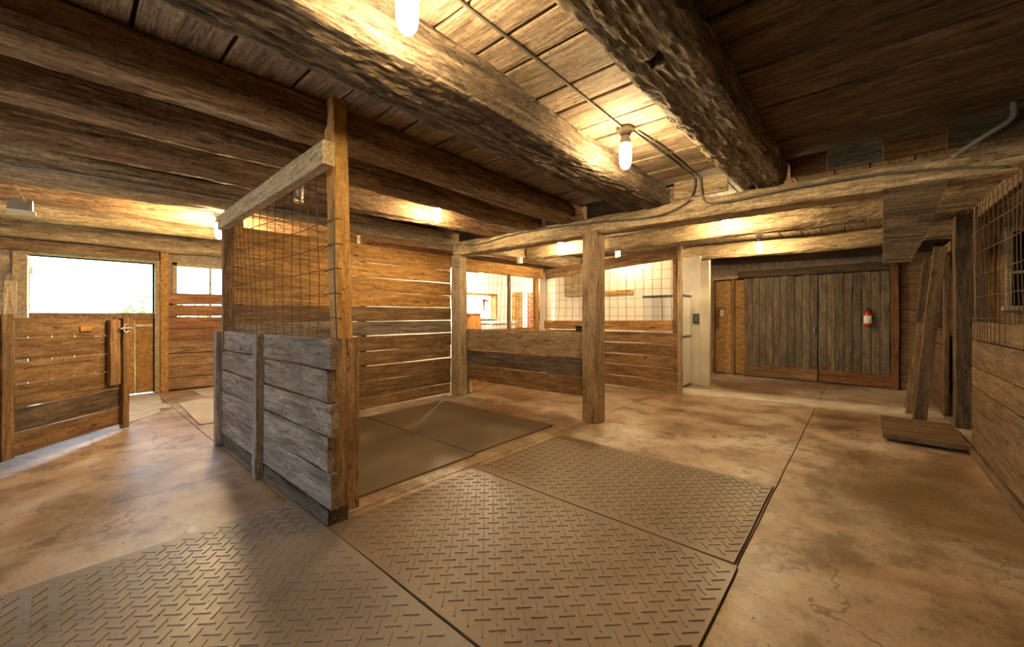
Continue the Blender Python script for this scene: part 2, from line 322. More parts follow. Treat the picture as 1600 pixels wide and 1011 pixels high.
def log(name, a, b, W, Hh, mat, parent=None, sq=3.0, rough=.018, bow=.02, fine=.006, nseg=60, npt=28, endtaper=0.0, up=(0, 0, 1), flatbottom=0.0, smooth=True):
    """hewn log from a to b (axis), width W (sideways) and height Hh (up); real lumps, hollows, splinters"""
    a = Vector(a); b = Vector(b); L = (b-a).length; SEED[0] += 1; s = SEED[0]*5.31
    V = []; F = []
    for i in range(nseg+1):
        t = i/nseg; x = -L/2 + L*t
        cy = noise.noise((s, x*.45, 1.0))*bow; cz = noise.noise((s, x*.45, 7.0))*bow
        k = 1.0
        if endtaper:
            e = min(t, 1-t)*L
            if e < .25: k = 1-endtaper*(1-e/.25)
        for j in range(npt):
            th = 2*PI*j/npt; c, sn = math.cos(th), math.sin(th)
            rr = (abs(c)**sq + abs(sn)**sq)**(-1/sq)
            y = rr*c*Hh/2; z = rr*sn*W/2
            if flatbottom and y < -Hh/2*flatbottom: y = -Hh/2*flatbottom
            n1 = noise.noise((x*.9+s, c*1.0, sn*1.0+s)); n2 = noise.noise((x*2.6+s, c*5, sn*5)); n3 = noise.noise((x*9+s, c*19, sn*19)) + .8*noise.noise((x*24+s, c*34, sn*34))
            d = n1*rough + n2*rough*.5 + n3*fine
            q = Vector((0, y*k, z*k)); l = q.length; q *= (l+d)/max(l, 1e-5)
            V.append((x + (n2*.02 if i in (0, nseg) else 0), q.y+cy, q.z+cz))
    for i in range(nseg):
        for j in range(npt):
            j2 = (j+1) % npt; F.append((i*npt+j, (i+1)*npt+j, (i+1)*npt+j2, i*npt+j2))
    F.append(tuple(range(npt))); F.append(tuple(reversed(range(nseg*npt, (nseg+1)*npt))))
    F = [tuple(reversed(f)) for f in F]
    return mobj(name, V, F, mat, parent, frame(a, b, up), smooth=False)
def tubemesh(paths, r, ns=5):
    V = []; F = []
    for pts in paths:
        pts = [Vector(p) for p in pts]; base = len(V); n = len(pts)
        for i, p in enumerate(pts):
            d = (pts[min(i+1, n-1)]-pts[max(i-1, 0)]).normalized()
            u = d.orthogonal().normalized() if i == 0 else (u - d*u.dot(d)).normalized()
            v = d.cross(u)
            for k in range(ns):
                an = 2*PI*k/ns; V.append(p + u*(math.cos(an)*r) + v*(math.sin(an)*r))
        for i in range(n-1):
            for k in range(ns):
                k2 = (k+1) % ns; F.append((base+i*ns+k, base+i*ns+k2, base+(i+1)*ns+k2, base+(i+1)*ns+k))
        F.append(tuple(reversed(range(base, base+ns)))); F.append(tuple(range(base+(n-1)*ns, base+n*ns)))
    return V, F
def smoothpath(pts, n=6):
    pts = [Vector(p) for p in pts]; out = []
    for i in range(len(pts)-1):
        p0 = pts[max(i-1, 0)]; p1 = pts[i]; p2 = pts[i+1]; p3 = pts[min(i+2, len(pts)-1)]
        for k in range(n):
            t = k/n
            out.append(.5*((2*p1)+(p2-p0)*t+(2*p0-5*p1+4*p2-p3)*t*t+(3*p1-p0-3*p2+p3)*t**3))
    return out+[pts[-1]]
def tube(name, pts, r, mat, parent=None, ns=7, n=6):
    pts = [Vector(p) for p in pts]; o = sum(pts, Vector())/len(pts)
    V, F = tubemesh([[p-o for p in smoothpath(pts, n)]], r, ns)
    return mobj(name, V, F, mat, parent, Matrix.Translation(o), smooth=True)
def lathe(name, prof, loc, mat, parent=None, ns=20, smooth=True, axis=None):
    V = []; F = []; n = len(prof)
    for (r, z) in prof:
        for k in range(ns):
            an = 2*PI*k/ns; V.append((r*math.cos(an), r*math.sin(an), z))
    for i in range(n-1):
        for k in range(ns):
            k2 = (k+1) % ns; F.append((i*ns+k, i*ns+k2, (i+1)*ns+k2, (i+1)*ns+k))
    F.append(tuple(reversed(range(ns)))); F.append(tuple(range((n-1)*ns, n*ns)))
    Mx = Matrix.Translation(Vector(loc))
    if axis is not None: Mx = Mx @ Vector((0, 0, 1)).rotation_difference(Vector(axis)).to_matrix().to_4x4()
    return mobj(name, V, F, mat, parent, Mx, smooth=smooth)
def wiregrid(name, o, u, v, U, Vv, du, dv, r, parent, wob=.006, droop=.0, mat='rust'):
    """welded wire mesh spanned by u (length U) and v (height Vv) from corner o; bent wires, not a pattern"""
    o = Vector(o); u = Vector(u); v = Vector(v); nrm = u.cross(v); paths = []
    def P(a, c):
        q = noise.noise((a*1.3+o.x, c*1.3, 3))*wob*3; q2 = noise.noise((a*2.3, c*2.3+o.y, 8))*wob
        return u*(a+q2) + v*(c+q2*.7-droop*math.sin(PI*min(max(a/U, 0), 1))*(c/Vv)) + nrm*q
    for i in range(int(U/du)+1):
        paths.append([P(i*du, Vv*k/8) for k in range(9)])
    for j in range(int(Vv/dv+1e-6)+1):
        paths.append([P(U*k/12, j*dv)+nrm*.004 for k in range(13)])
    Vx, F = tubemesh(paths, r, 4)
    return mobj(name, Vx, F, mat, parent, Matrix.Translation(o))

# ------------------------------------------------------------------ the setting
ZC = 2.60            # underside of the ceiling boards
XL, XR, YB, YF = -8.55, 3.2, 9.4, -3.4
# floor: cast slabs with open joints
floor = box('floor', (XL-.3, YF-.2, -.25), (XR+.2, YB+.3, -.02), 'joint'); tag(floor, kind='structure')
xs = [XL-.25, -6.9, -5.05, -3.73, -2.42, -.46, .80, XR]
ys = [YF, -.95, 1.0, 4.25, 6.68, 9.55]
for i in range(len(xs)-1):
    for j in range(len(ys)-1):
        g = .004; z = -.0015+random.uniform(-.001, .001)
        nx, ny = 7, 9; V = []; F = []
        x0, x1, y0, y1 = xs[i]+g, xs[i+1]-g, ys[j]+g, ys[j+1]-g
        cx_, cy_ = (x0+x1)/2, (y0+y1)/2
        for a in range(nx+1):
            for c in range(ny+1):
                X = x0+(x1-x0)*a/nx; Y = y0+(y1-y0)*c/ny
                if a in (0, nx): X += noise.noise((X*3, Y*2.2, 1))*.008
                if c in (0, ny): Y += noise.noise((X*2.2, Y*3, 4))*.008
                V.append((X-cx_, Y-cy_, z))
        for a in range(nx):
            for c in range(ny): F.append((a*(ny+1)+c, (a+1)*(ny+1)+c, (a+1)*(ny+1)+c+1, a*(ny+1)+c+1))
        rim = [a*(ny+1) for a in range(nx+1)] + [nx*(ny+1)+c for c in range(1, ny+1)] + [a*(ny+1)+ny for a in range(nx-1, -1, -1)] + [c for c in range(ny-1, 0, -1)]
        base = len(V)
        for k in rim: V.append((V[k][0], V[k][1], z-.03))
        for q in range(len(rim)):
            q2 = (q+1) % len(rim); F.append((rim[q], base+q, base+q2, rim[q2]))
        mobj('slab', V, F, 'concrete', floor, Matrix.Translation((cx_, cy_, 0)))
# ceiling: boards running across the joists, roof deck above
ceiling = box('ceiling', (XL-.3, YF-.2, ZC+.04), (XR+.2, YB+.3, ZC+.16), 'dark'); tag(ceiling, kind='structure')
y = YF
while y < 4.15:
    wd = random.choice((.20, .24, .27, .30, .33)); g = random.uniform(.012, .028)
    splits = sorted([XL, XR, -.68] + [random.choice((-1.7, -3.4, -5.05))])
    for k in range(len(splits)-1):
        zz = ZC+.014+random.uniform(-.006, .006)
        board('ceiling_plank', (splits[k]+.003, y+wd/2, zz), (splits[k+1]-.003, y+wd/2, zz), (0, 1, 0), wd, .026, 'ceil' if splits[k] < -.7 else 'ceilshade', ceiling, seg=10, wob=.006)
    y += wd+g
x = XL
while x < XR-.1:
    wd = random.choice((.24, .28, .32)); board('ceiling_plank', (x+wd/2, 4.32, ZC+.016), (x+wd/2, YB, ZC+.016), (1, 0, 0), wd, .026, 'ceil', ceiling, seg=6)
    x += wd+.01

# --- outer wall on the left (X = XL) with dutch door, window and the bright far room's window
D0, D1, DT, DH = -.30, 1.00, 2.08, 1.28          # door opening
W0, W1, WB, WT = 1.22, 2.30, 1.02, 2.12          # small window
V0, V1, VB, VT = 7.50, 8.98, 1.17, 1.90          # far-room window
wl = struct('wall_left', (XL, 0, 0))
def wpiece(y0, y1, z0, z1, m='mortar'): box('masonry', (XL-.28, y0, z0), (XL, y1, z1), m, wl)
wpiece(YF-.2, D0, 0, ZC); wpiece(D0, D1, DT, ZC); wpiece(D1, W0, 0, ZC)
wpiece(W0, W1, 0, WB); wpiece(W0, W1, WT, ZC); wpiece(W1, 4.3, 0, ZC)
wpiece(4.3, V0, 0, ZC, 'plaster'); wpiece(V0, V1, 0, VB, 'plaster'); wpiece(V0, V1, VT, ZC, 'plaster'); wpiece(V1, YB+.3, 0, ZC, 'plaster')
def stone(y, z, sy, sz):
    SEED[0] += 1; s = SEED[0]*1.7; V = []; F = []; nr, ns = 6, 10
    for i in range(nr+1):
        ph = PI/2*i/nr
        for k in range(ns):
            th = 2*PI*k/ns; c, q = math.cos(th), math.sin(th); rr = (abs(c)**3.2+abs(q)**3.2)**(-1/3.2)
            rad = math.cos(ph)**.45*rr*(1+.22*noise.noise((c+s, q, ph)))
            V.append((math.sin(ph)*.05*(1+.4*noise.noise((c*2, q*2, s))), c*rad*sy/2, q*rad*sz/2))
    for i in range(nr):
        for k in range(ns):
            k2 = (k+1) % ns; F.append((i*ns+k, i*ns+k2, (i+1)*ns+k2, (i+1)*ns+k))
    mobj('stone', V, F, 'stone', wl, Matrix.Translation((XL-.01, y, z)))
z = .02
while z < 2.5:
    hh = random.uniform(.14, .26); y = -2.9+random.uniform(0, .1)
    while y < -.42:
        ww = random.uniform(.16, .34)
        stone(y+ww/2, z+hh/2, min(ww, -.40-y)-.012 if y+ww > -.40 else ww-.012, hh-.012); y += ww
    z += hh
random.seed(11); SEED[0] = 40
wb = struct('wall_back', (0, YB, 0)); box('masonry', (XL-.3, YB, 0), (XR+.2, YB+.25, ZC), 'mortar', wb)
wr = struct('wall_right', (XR, 0, 0)); box('masonry', (XR, YF-.2, 0), (XR+.2, YB+.3, ZC), 'dark', wr)
# front wall behind the camera: unseen open doorway added for cool daylight on the divider
wf = struct('wall_front', (0, YF, 0))
for (x0, x1, z0, z1) in ((XL-.3, -4.25, 0, ZC), (-2.65, XR+.2, 0, ZC), (-4.25, -2.65, 2.05, ZC)): box('masonry', (x0, YF-.25, z0), (x1, YF, z1), 'mortar', wf)

# outside ground and hedges seen blown out through the openings
gr = box('ground_outside', (-60, -40, -.5), (XL-.29, 40, -.12), 'grass'); tag(gr, kind='structure')
gr2 = box('ground_yard', (XL-.28, -40, -.5), (40, YF-.26, -.12), 'curb'); tag(gr2, kind='structure')
def bush(loc, r, label):
    t = thing('bush', loc, label, 'bush'); V = []; F = []
    rnd = random.Random(int(r*1000+loc[1]*10))
    for k in range(900):
        d = Vector((rnd.gauss(0, 1), rnd.gauss(0, 1), rnd.gauss(0, 1))).normalized()*r*(.6+.4*rnd.random()); d.z = abs(d.z)*1.25
        u = Vector((rnd.gauss(0, 1), rnd.gauss(0, 1), rnd.gauss(0, 1))).normalized()*.12; v = u.orthogonal().normalized()*.06
        b0 = len(V); V += [d-u, d+v, d+u, d-v]; F.append((b0, b0+1, b0+2, b0+3))
    f = mobj('foliage', V, F, 'leaf', t, Matrix.Translation(Vector(loc))); f['kind'] = 'stuff'
    tube('stem', [Vector(loc), Vector(loc)+Vector((0, 0, r))], .05, 'post', t)
bush((-15.5, -1.6, -.12), 1.5, 'green bush outside, seen through the left of the open half door')
bush((-17.0, 2.2, -.12), 1.7, 'green bush outside, seen through the right of the open half door')

# header logs and rails over the openings on the left wall
def yt(name, x, y0, y1, z0, z1, m, label, **kw):
    o = log(name, (x, y0, (z0+z1)/2), (x, y1, (z0+z1)/2), kw.pop('W', .2), z1-z0, m, **kw)
    return tag(o, label, 'beam')
yt('wall_plate', XL+.14, -2.2, 4.2, 2.27, 2.57, 'joistpale', 'thick hewn log lying above the half door and small window', W=.26, rough=.03)
yt('lintel', XL+.10, -.75, 1.03, 2.12, 2.24, 'joist', 'squared brown lintel directly over the half door opening', W=.16, rough=.012, sq=5, nseg=80)
# dutch door
d1 = struct('door_1', (XL, .35, 0))
for (y0, y1) in ((D0-.13, D0), (D1, D1+.07)): box('door_jamb', (XL-.2, y0, 0), (XL+.04, y1, DT), 'pale', d1)
box('door_head', (XL-.2, D0-.13, DT), (XL+.04, D1+.07, DT+.05), 'pale', d1)
for k in range(6):
    y0 = D0+.01+k*(D1-D0-.02)/6; box('door_board', (XL-.07, y0, .012), (XL-.03, y0+(D1-D0-.02)/6-.004, DH), 'honey', d1)
box('door_ledge', (XL-.03, D0+.01, DH-.10), (XL, D1-.01, DH), 'goldlow', d1)
lt = box('door_bolt', (XL-.03, D1-.22, DH-.22), (XL-.005, D1-.02, DH-.18), 'metal', d1)
# upper leaf swung outward
for k in range(4):
    x0 = XL-.30-.14*(k+1); box('door_leaf_board', (x0, D0-.02, DH+.03), (x0+.136, D0+.02, DT-.02), 'plaster', d1)
box('door_leaf_ledge', (XL-.86, D0+.02, DT-.25), (XL-.30, D0+.04, DT-.15), 'white', d1)
# small window
w1 = struct('window_1', (XL, 1.7, WB))
for nm, lo, hi in (('window_jamb', (XL-.16, W0, WB), (XL+.03, W0+.06, WT)), ('window_jamb', (XL-.16, W1-.06, WB), (XL+.03, W1, WT)),
                   ('window_head', (XL-.16, W0, WT-.05), (XL+.03, W1, WT)), ('window_sill', (XL-.16, W0, WB), (XL+.05, W1, WB+.04)),
                   ('muntin', (XL-.12, 1.735, WB+.04), (XL-.09, 1.765, WT-.05))): box(nm, lo, hi, 'pale', w1)
for (y0, y1) in ((W0+.06, 1.735), (1.765, W1-.06)): box('pane', (XL-.108, y0, WB+.04), (XL-.102, y1, WT-.05), 'pane', w1, bev=.001)
# far-room window
w2 = struct('window_2', (XL, 8.2, VB))
for nm, lo, hi in (('window_jamb', (XL-.2, V0, VB), (XL+.05, V0+.07, VT)), ('window_jamb', (XL-.2, V1-.07, VB), (XL+.05, V1, VT)),
                   ('window_head', (XL-.2, V0, VT-.06), (XL+.05, V1, VT))): box(nm, lo, hi, 'gold', w2)
box('window_sill', (XL-.2, V0-.05, VB-.05), (XL+.16, V1+.05, VB), 'plaster', w2)
box('pane', (XL-.118, V0+.07, VB), (XL-.11, V1-.07, VT-.06), 'pane', w2, bev=.001)
c_ = atx(759, 476, XL+.06)
box('latch', (XL+.02, c_.y-.10, c_.z-.18), (XL+.06, c_.y-.04, c_.z+.16), 'gold', w2); box('latch', (XL+.02, c_.y-.10, c_.z+.08), (XL+.06, c_.y+.14, c_.z+.16), 'gold', w2)
# post between door and window, plank panel below the window
tag(box('wall_post', (XL, 1.06, 0), (XL+.10, 1.16, 2.27), 'honey'), 'honey coloured post between the half door and small window', 'post')
pp = thing('plank_panel', (XL, 1.8, 0), 'reddish plank panel with light gaps under the small window', 'panel')
z = .02
for k, hh in enumerate((.19, .20, .20, .21, .20, .20, .20, .20)):
    board('plank', (XL+.06, 1.08, z+hh/2), (XL+.06, 3.0, z+hh/2+random.uniform(-.005, .005)), (0, 0, 1), hh-(.020 if k > 5 else .010), .03, 'redwood' if k > 3 else 'goldlow', pp); z += hh

# ------------------------------------------------------------------ ceiling timbers
def joist(x0, x1, y0, y1, zc, W, Hh, mat, label, name='ceiling_joist', group=None, **kw):
    o = log(name, (x0, y0, zc), (x1, y1, zc), W, Hh, mat, **kw); return tag(o, label, 'beam', group)
JA = joist(-1.70, -1.72, YF+.05, 4.25, 2.485, .41, .235, 'beamdark', 'massive dark rotten beam left of the hanging lamps', name='ceiling_beam', sq=9, rough=.03, bow=.03, fine=.011, nseg=320, npt=72)
JR = joist(-.69, -.68, YF+.05, 4.25, 2.51, .33, .22, 'mossy', 'rough split beam with mossy side and a mortise hole, right of the lamps', name='ceiling_beam', sq=10, rough=.03, bow=.02, fine=.012, nseg=320, npt=72)
def mortise(o, lo, hi):
    c = box('cutter', lo, hi, 'black'); bpy.context.view_layer.update()
    md = o.modifiers.new('cut', 'BOOLEAN'); md.operation = 'DIFFERENCE'; md.object = c; md.solver = 'EXACT'
    dg = bpy.context.evaluated_depsgraph_get(); me = bpy.data.meshes.new_from_object(o.evaluated_get(dg)); o.modifiers.clear(); o.data = me
    bpy.data.objects.remove(c)
q_ = atz(1024, 97, 2.40)
mortise(JR, (q_.x-.035, q_.y-.05, 2.3), (q_.x+.035, q_.y+.05, 2.50))
joist(-2.66, -2.73, YF+.05, 4.28, 2.50, .32, .27, 'joist', 'rounded brown log joist running behind the tall stall post', sq=2.5, rough=.02, bow=.03, nseg=200, npt=44, fine=.007)
joist(-3.28, -3.26, YF+.05, 4.28, 2.49, .24, .25, 'joist', 'second log joist behind the tall stall post, above the stall', sq=2.7, rough=.022, bow=.05, nseg=200, npt=44, fine=.007)
joist(-3.93, -4.02, YF+.05, 4.28, 2.48, .24, .26, 'joist', 'log joist with a lit bulb on it, nearest the plank stall wall', sq=2.8, rough=.022, bow=.05, nseg=200, npt=44, fine=.007)
JE = joist(-5.08, -5.06, YF+.05, YB-.05, 2.465, .36, .27, 'joistpale', 'long girder with grey conduit above the plank stall wall', name='girder', sq=4.5, rough=.03, bow=.03, nseg=260, npt=48, fine=.008)
joist(-6.02, -6.12, YF+.05, YB-.05, 2.46, .26, .26, 'joist', 'joist past the girder, nearer it than the other', sq=3, rough=.025, bow=.05, nseg=200, npt=44, fine=.007)
joist(-6.88, -7.0, YF+.05, YB-.05, 2.44, .24, .24, 'joistpale', 'joist past the girder, nearest the small window', sq=4, rough=.02, bow=.03, nseg=200, npt=44, fine=.007)
XB = tag(log('cross_beam', (-4.85, 4.20, 2.285), (XR-.05, 4.20, 2.285), 0.26, .19, 'joistpale', sq=9, rough=.015, bow=.03, nseg=240, npt=48, fine=.007, endtaper=.25), 'long pale cross beam resting on the square centre post', 'beam')
for (yy, zc, lab) in ((5.98, 2.42, 'hewn rear joist just behind the cross beam, lit by one bulb'), (8.02, 2.42, 'hewn rear joist lit by the bulb nearest the barn doors'), (9.12, 2.42, 'dark header beam right above the grey barn doors')):
    m = 'joistpale' if yy < 9 else 'dark'
    tag(log('rear_joist', (-4.80, yy, zc), (1.6, yy+.03, zc), .24, .25, m, sq=3.2, rough=.025, bow=.05, nseg=180, npt=40, fine=.008, endtaper=.2), lab, 'beam')

# infill boards on the cross beam, up to the ceiling
inf = thing('infill_boards', (-.2, 4.12, 2.36), 'row of orange and grey boards standing on the cross beam', 'board')
for (x0, x1, m) in ((-1.42, -.93, 'joistpale'), (-.45, -.21, 'orange'), (-.20, .125, 'doorboard'), (.13, .45, 'orange'), (.46, 1.2, 'dark'), (1.21, 2.2, 'dark'), (2.21, 3.1, 'dark')):
    board('infill_board', (x0, 4.115, 2.50), (x1, 4.115, 2.50), (0, 0, 1), .17, .03, m, inf, endj=.003)
for (x0, x1) in ((-2.48, -1.94), (-3.1, -2.9), (-3.8, -3.42), (-4.8, -4.2)):
    board('infill_board', (x0, 4.20, 2.50), (x1, 4.20, 2.50), (0, 0, 1), .17, .03, 'dark', inf, endj=.003)
# broken boards hanging below the cross beam on the right
hb = thing('hanging_boards', (.28, 4.1, 1.63), 'dark broken boards hanging below the cross beam at the right', 'board')
for (z0, z1, x1a, x1b) in ((2.00, 2.19, .40, .46), (1.82, 1.995, .35, .40), (1.635, 1.815, .275, .345)):
    V = []; F = []
    top = []; n = 10
    prof = [(.125, z0), (.125, z1)] + [(x1b+.01*noise.noise((k*1.3, z0*9, 0))+(x1a-x1b)*k/n, z1+(z0-z1)*k/n) for k in range(n+1)]
    for yy in (4.05, 4.085):
        V += [(p[0]-.25, yy-4.07, p[1]-z0) for p in prof]
    m_ = len(prof); F = [tuple(range(m_)), tuple(reversed(range(m_, 2*m_)))] + [(k, k+m_, (k+1) % m_+m_, (k+1) % m_) for k in range(m_)]
    mobj('broken_board', V, F, 'dark', hb, Matrix.Translation((.25, 4.07, z0)))

# ------------------------------------------------------------------ posts
cp = thing('centre_post', (-2.365, 4.15, 0), 'square wooden post in the middle holding up the cross beam', 'post')
board('post_shaft', (-2.365, 4.145, 0), (-2.365, 4.145, 2.205), (1, 0, 0), .20, .19, 'post', cp, seg=14, wob=.004, cham=.01)
lathe('iron_eye', [(.012, 0), (.014, .006), (.008, .012)], (-2.40, 4.05, 2.13), 'metal', cp, ns=10, axis=(0, -1, 0))
sp = thing('stall_post', (-4.78, 4.20, 0), 'rough pale post at the far corner of the plank stall wall', 'post')
board('post_shaft', (-4.78, 4.17, 0), (-4.78, 4.17, 2.19), (1, 0, 0), .22, .16, 'pale', sp, seg=14, wob=.012, cham=.02)
hk = lathe('gate_hook', [(.022, 0), (.03, .01), (.03, .03), (.015, .04), (.015, .08)], (-4.72, 4.09, 2.02), 'metal', sp, ns=10, axis=(.4, -1, 0))
tube('hook_ring', [(-4.70, 4.04, 2.02), (-4.66, 4.03, 2.05), (-4.62, 4.03, 2.02), (-4.66, 4.03, 1.99), (-4.70, 4.04, 2.02)], .006, 'metal', sp)

# ------------------------------------------------------------------ plank wall of the stall (X = -4.9)
sw = thing('stall_wall', (-4.93, 2.6, 0), 'tall golden plank wall at the back of the stall', 'plank wall')
zz = [.01, .17, .37, .57, .77, .97, 1.165, 1.36, 1.555, 1.75, 1.945, 2.18]
for k in range(11):
    g = .006 if k not in (3, 5) else .015
    m = 'gold' if k > 6 else ('grey' if k == 5 else 'goldlow')
    dz = random.uniform(-.006, .006)
    board('plank', (-4.92, 1.10, (zz[k]+zz[k+1])/2+dz), (-4.92, 4.10, (zz[k]+zz[k+1])/2-dz), (0, 0, 1), zz[k+1]-zz[k]-g, .035, m, sw, seg=12, wob=.005)
for yy in (1.2, 2.6): box('stud', (-5.03, yy, 0), (-4.94, yy+.09, 2.3), 'post', sw)

# ------------------------------------------------------------------ partition in front of the stall
pt = thing('stall_partition', (-3.5, 1.05, 0), 'weathered grey plank stall divider with wire mesh above', 'partition')
ex = [-2.30, -2.31, -2.30, -2.32, -2.31]
zz = [.12, .33, .535, .735, .93, 1.115]
for k in range(5):
    tilt = .012
    board('plank', (-4.62, 1.045, (zz[k]+zz[k+1])/2-tilt), (ex[k]+random.uniform(-.03, .02), 1.045, (zz[k]+zz[k+1])/2), (0, 0, 1), zz[k+1]-zz[k]-(.012 if k > 1 else .003), .045, 'grey', pt, seg=12, wob=.006)
board('corner_post', (-2.395, 1.145, .06), (-2.395, 1.145, 1.10), (1, 0, 0), .13, .15, 'goldlow', pt, seg=8)
board('sill', (-4.6, 1.09, .05), (-2.33, 1.09, .05), (0, 0, 1), .10, .12, 'dark', pt, seg=12, wob=.015)
board('batten', (-3.47, .995, .0), (-3.44, .995, 1.10), (1, 0, 0), .075, .055, 'greyplain', pt, seg=8)
board('end_post', (-4.65, 1.03, .0), (-4.65, 1.03, 1.08), (1, 0, 0), .09, .11, 'greyplain', pt, seg=8)
board('tall_post', (-2.435, 1.16, 1.02), (-2.52, 1.16, 2.60), (1, 0, 0), .115, .10, 'honey', pt, seg=12, wob=.007, cham=.012)
board('mesh_post', (-4.56, 1.06, .9), (-4.56, 1.06, 2.20), (1, 0, 0), .07, .09, 'goldlow', pt, seg=8, wob=.01)
board('header', (-4.60, 1.02, 2.125), (-2.30, 1.02, 2.185), (0, 0, 1), .135, .07, 'pale', pt, seg=12, wob=.004)
wiregrid('wire_mesh', (-4.54, 1.075, 1.08), (1, 0, 0), (0, 0, 1), 2.06, 1.04, .15, .148, .0028, pt, wob=.012)
tube('bent_wire', [(-2.40, 1.095, 1.95), (-2.385, 1.09, 1.6), (-2.37, 1.09, 1.3), (-2.36, 1.095, 1.1)], .005, 'rust', pt)
for z in (1.22, 1.37, 1.52, 1.67, 1.82):
    tube('wire_tie', [(-2.56, 1.10, z), (-2.47, 1.096, z+.01), (-2.38, 1.096, z+.012), (-2.35, 1.12, z+.005)], .004, 'rust', pt, n=2)

# ------------------------------------------------------------------ swung gate at the left
ga = Vector((-6.10, .46, 0)); gb = Vector((-4.72, -.60, 0)); gd = (gb-ga).normalized(); gn = Vector((gd.y, -gd.x, 0))
if gn.dot(-ga) < 0: gn = -gn
gt = thing('stall_gate', tuple(ga), 'low plank gate standing ajar at the left edge', 'gate')
zz = [.06, .25, .45, .65, .84, 1.03, 1.20]
for k in range(6):
    s0 = .02; p = ga+gd*s0; q = gb
    rise = .012*(6-k)*0
    board('gate_board', p+Vector((0, 0, (zz[k]+zz[k+1])/2))+gn*.0, q+Vector((0, 0, (zz[k]+zz[k+1])/2+.055)), (0, 0, 1), zz[k+1]-zz[k]-(.02 if k in (3, 4) else .011), .03, 'dark' if k == 1 else 'gatewood', gt, seg=8, wob=.006)
st = ga+gd*.045+gn*.035; board('end_stile', st+Vector((0, 0, .01)), st+Vector((0, 0, 1.21)), gd, .09, .04, 'gatewood', gt, seg=8)
st = ga+gd*.20+gn*.04; board('latch_board', st+Vector((0, 0, .52)), st+Vector((0, 0, 1.20)), gd, .14, .035, 'goldlow', gt, seg=6)
st = ga+gd*1.27+gn*.035; board('brace', st+Vector((0, 0, .10)), st+Vector((0, 0, 1.26)), gd, .10, .035, 'gatewood', gt, seg=8)
st = ga+gd*1.62+gn*.035; board('hinge_stile', st+Vector((0, 0, .0)), st+Vector((0, 0, 1.26)), gd, .10, .05, 'gatewood', gt, seg=8)
st = ga+gd*.46+gn*.02; board('name_strip', st+Vector((0, 0, 1.11)), st+gd*.13+Vector((0, 0, 1.115)), (0, 0, 1), .05, .012, 'honey', gt, seg=2)
st = ga+gn*.075+gd*.05
lb = tube('latch', [st+gd*.12+Vector((0, 0, 1.10)), st+gd*.02+Vector((0, 0, 1.105)), st-gd*.06+Vector((0, 0, 1.10))], .012, 'metal', gt)
tube('latch_loop', [st+Vector((0, 0, 1.13)), st+gd*.04+Vector((0, 0, 1.15)), st+gd*.07+Vector((0, 0, 1.10)), st+gd*.03+Vector((0, 0, 1.06)), st+Vector((0, 0, 1.08))], .006, 'metal', gt)
tube('latch_loop', [st+gd*.08+Vector((0, 0, 1.10)), st+gd*.09+gn*.03+Vector((0, 0, 1.06)), st+gd*.08+gn*.02+Vector((0, 0, 1.02))], .006, 'metal', gt)

# pale board leaning at the far left, behind the gate
lp = thing('leaning_plank', (-6.75, -.50, 0), 'pale pink-grey broad plank standing behind the gate at the left edge', 'board')
board('plank', (-6.80, -.56, 0), (-6.80, -.50, 1.72), (0, 1, 0), .17, .03, 'white', lp, seg=6, W2=.15)
board('plank', (-6.84, -.385, 0), (-6.84, -.355, 1.62), (0, 1, 0), .09, .03, 'pale', lp, seg=6)
board('stay', (-6.87, -.7, .3), (-6.87, -.3, .3), (0, 0, 1), .08, .03, 'redwood', lp, seg=3)

# ------------------------------------------------------------------ low raised panel between stall post and centre post
lg = thing('low_panel', (-3.6, 4.22, 0), 'low three-board panel between the stall post and the centre post', 'partition')
for (z0, z1, m) in ((.22, .46, 'goldlow'), (.465, .70, 'greydark'), (.705, 1.03, 'post')):
    board('plank', (-4.84, 4.285, (z0+z1)/2), (-2.45, 4.285, (z0+z1)/2+.015), (0, 0, 1), z1-z0-.012, .04, m, lg, seg=12, wob=.007)
board('leg', (-4.72, 4.335, 0), (-4.72, 4.335, .95), (1, 0, 0), .09, .06, 'pale', lg)
board('leg', (-2.5, 4.335, 0), (-2.5, 4.335, .95), (1, 0, 0), .09, .06, 'post', lg)
bx_ = thing('black_box', (-2.60, 4.285, 1.045), 'small black plastic box on the low panel beside the centre post', 'box')
box('box_body', (-2.68, 4.24, 1.048), (-2.52, 4.33, 1.10), 'black', bx_, bev=.012); box('box_lid', (-2.69, 4.23, 1.10), (-2.51, 4.34, 1.115), 'black', bx_, bev=.006)

# ------------------------------------------------------------------ mesh panels of the pen behind
mp_ = thing('mesh_panel', (-4.92, 5.4, 0), 'wire mesh panel with header board before the bright far room', 'partition')
for k in range(5): board('plank', (-4.93, 4.32, .10+k*.2), (-4.93, 6.42, .10+k*.2), (0, 0, 1), .192, .03, 'gold', mp_, seg=8)
board('header', (-4.90, 4.28, 2.07), (-4.90, 6.50, 2.085), (0, 0, 1), .20, .05, 'gold', mp_, seg=10, wob=.01)
board('mid_post', (-4.93, 5.52, .0), (-4.93, 5.52, 2.0), (0, 1, 0), .05, .06, 'post', mp_, wob=.006)
board('end_post', (-4.93, 6.34, .0), (-4.93, 6.34, 2.0), (0, 1, 0), .10, .08, 'honey', mp_)
board('near_post', (-4.93, 4.36, .0), (-4.93, 4.29, 2.0), (0, 1, 0), .05, .06, 'gold', mp_)
wiregrid('wire_mesh', (-4.895, 4.36, 1.0), (0, 1, 0), (0, 0, 1), 1.98, 1.0, .10, .20, .0028, mp_, wob=.012)
tag(board('corner_post', (-4.87, 6.58, 0), (-4.87, 6.58, 2.12), (1, 0, 0), .20, .12, 'white', seg=8), 'white painted corner post between the two wire mesh panels', 'post')
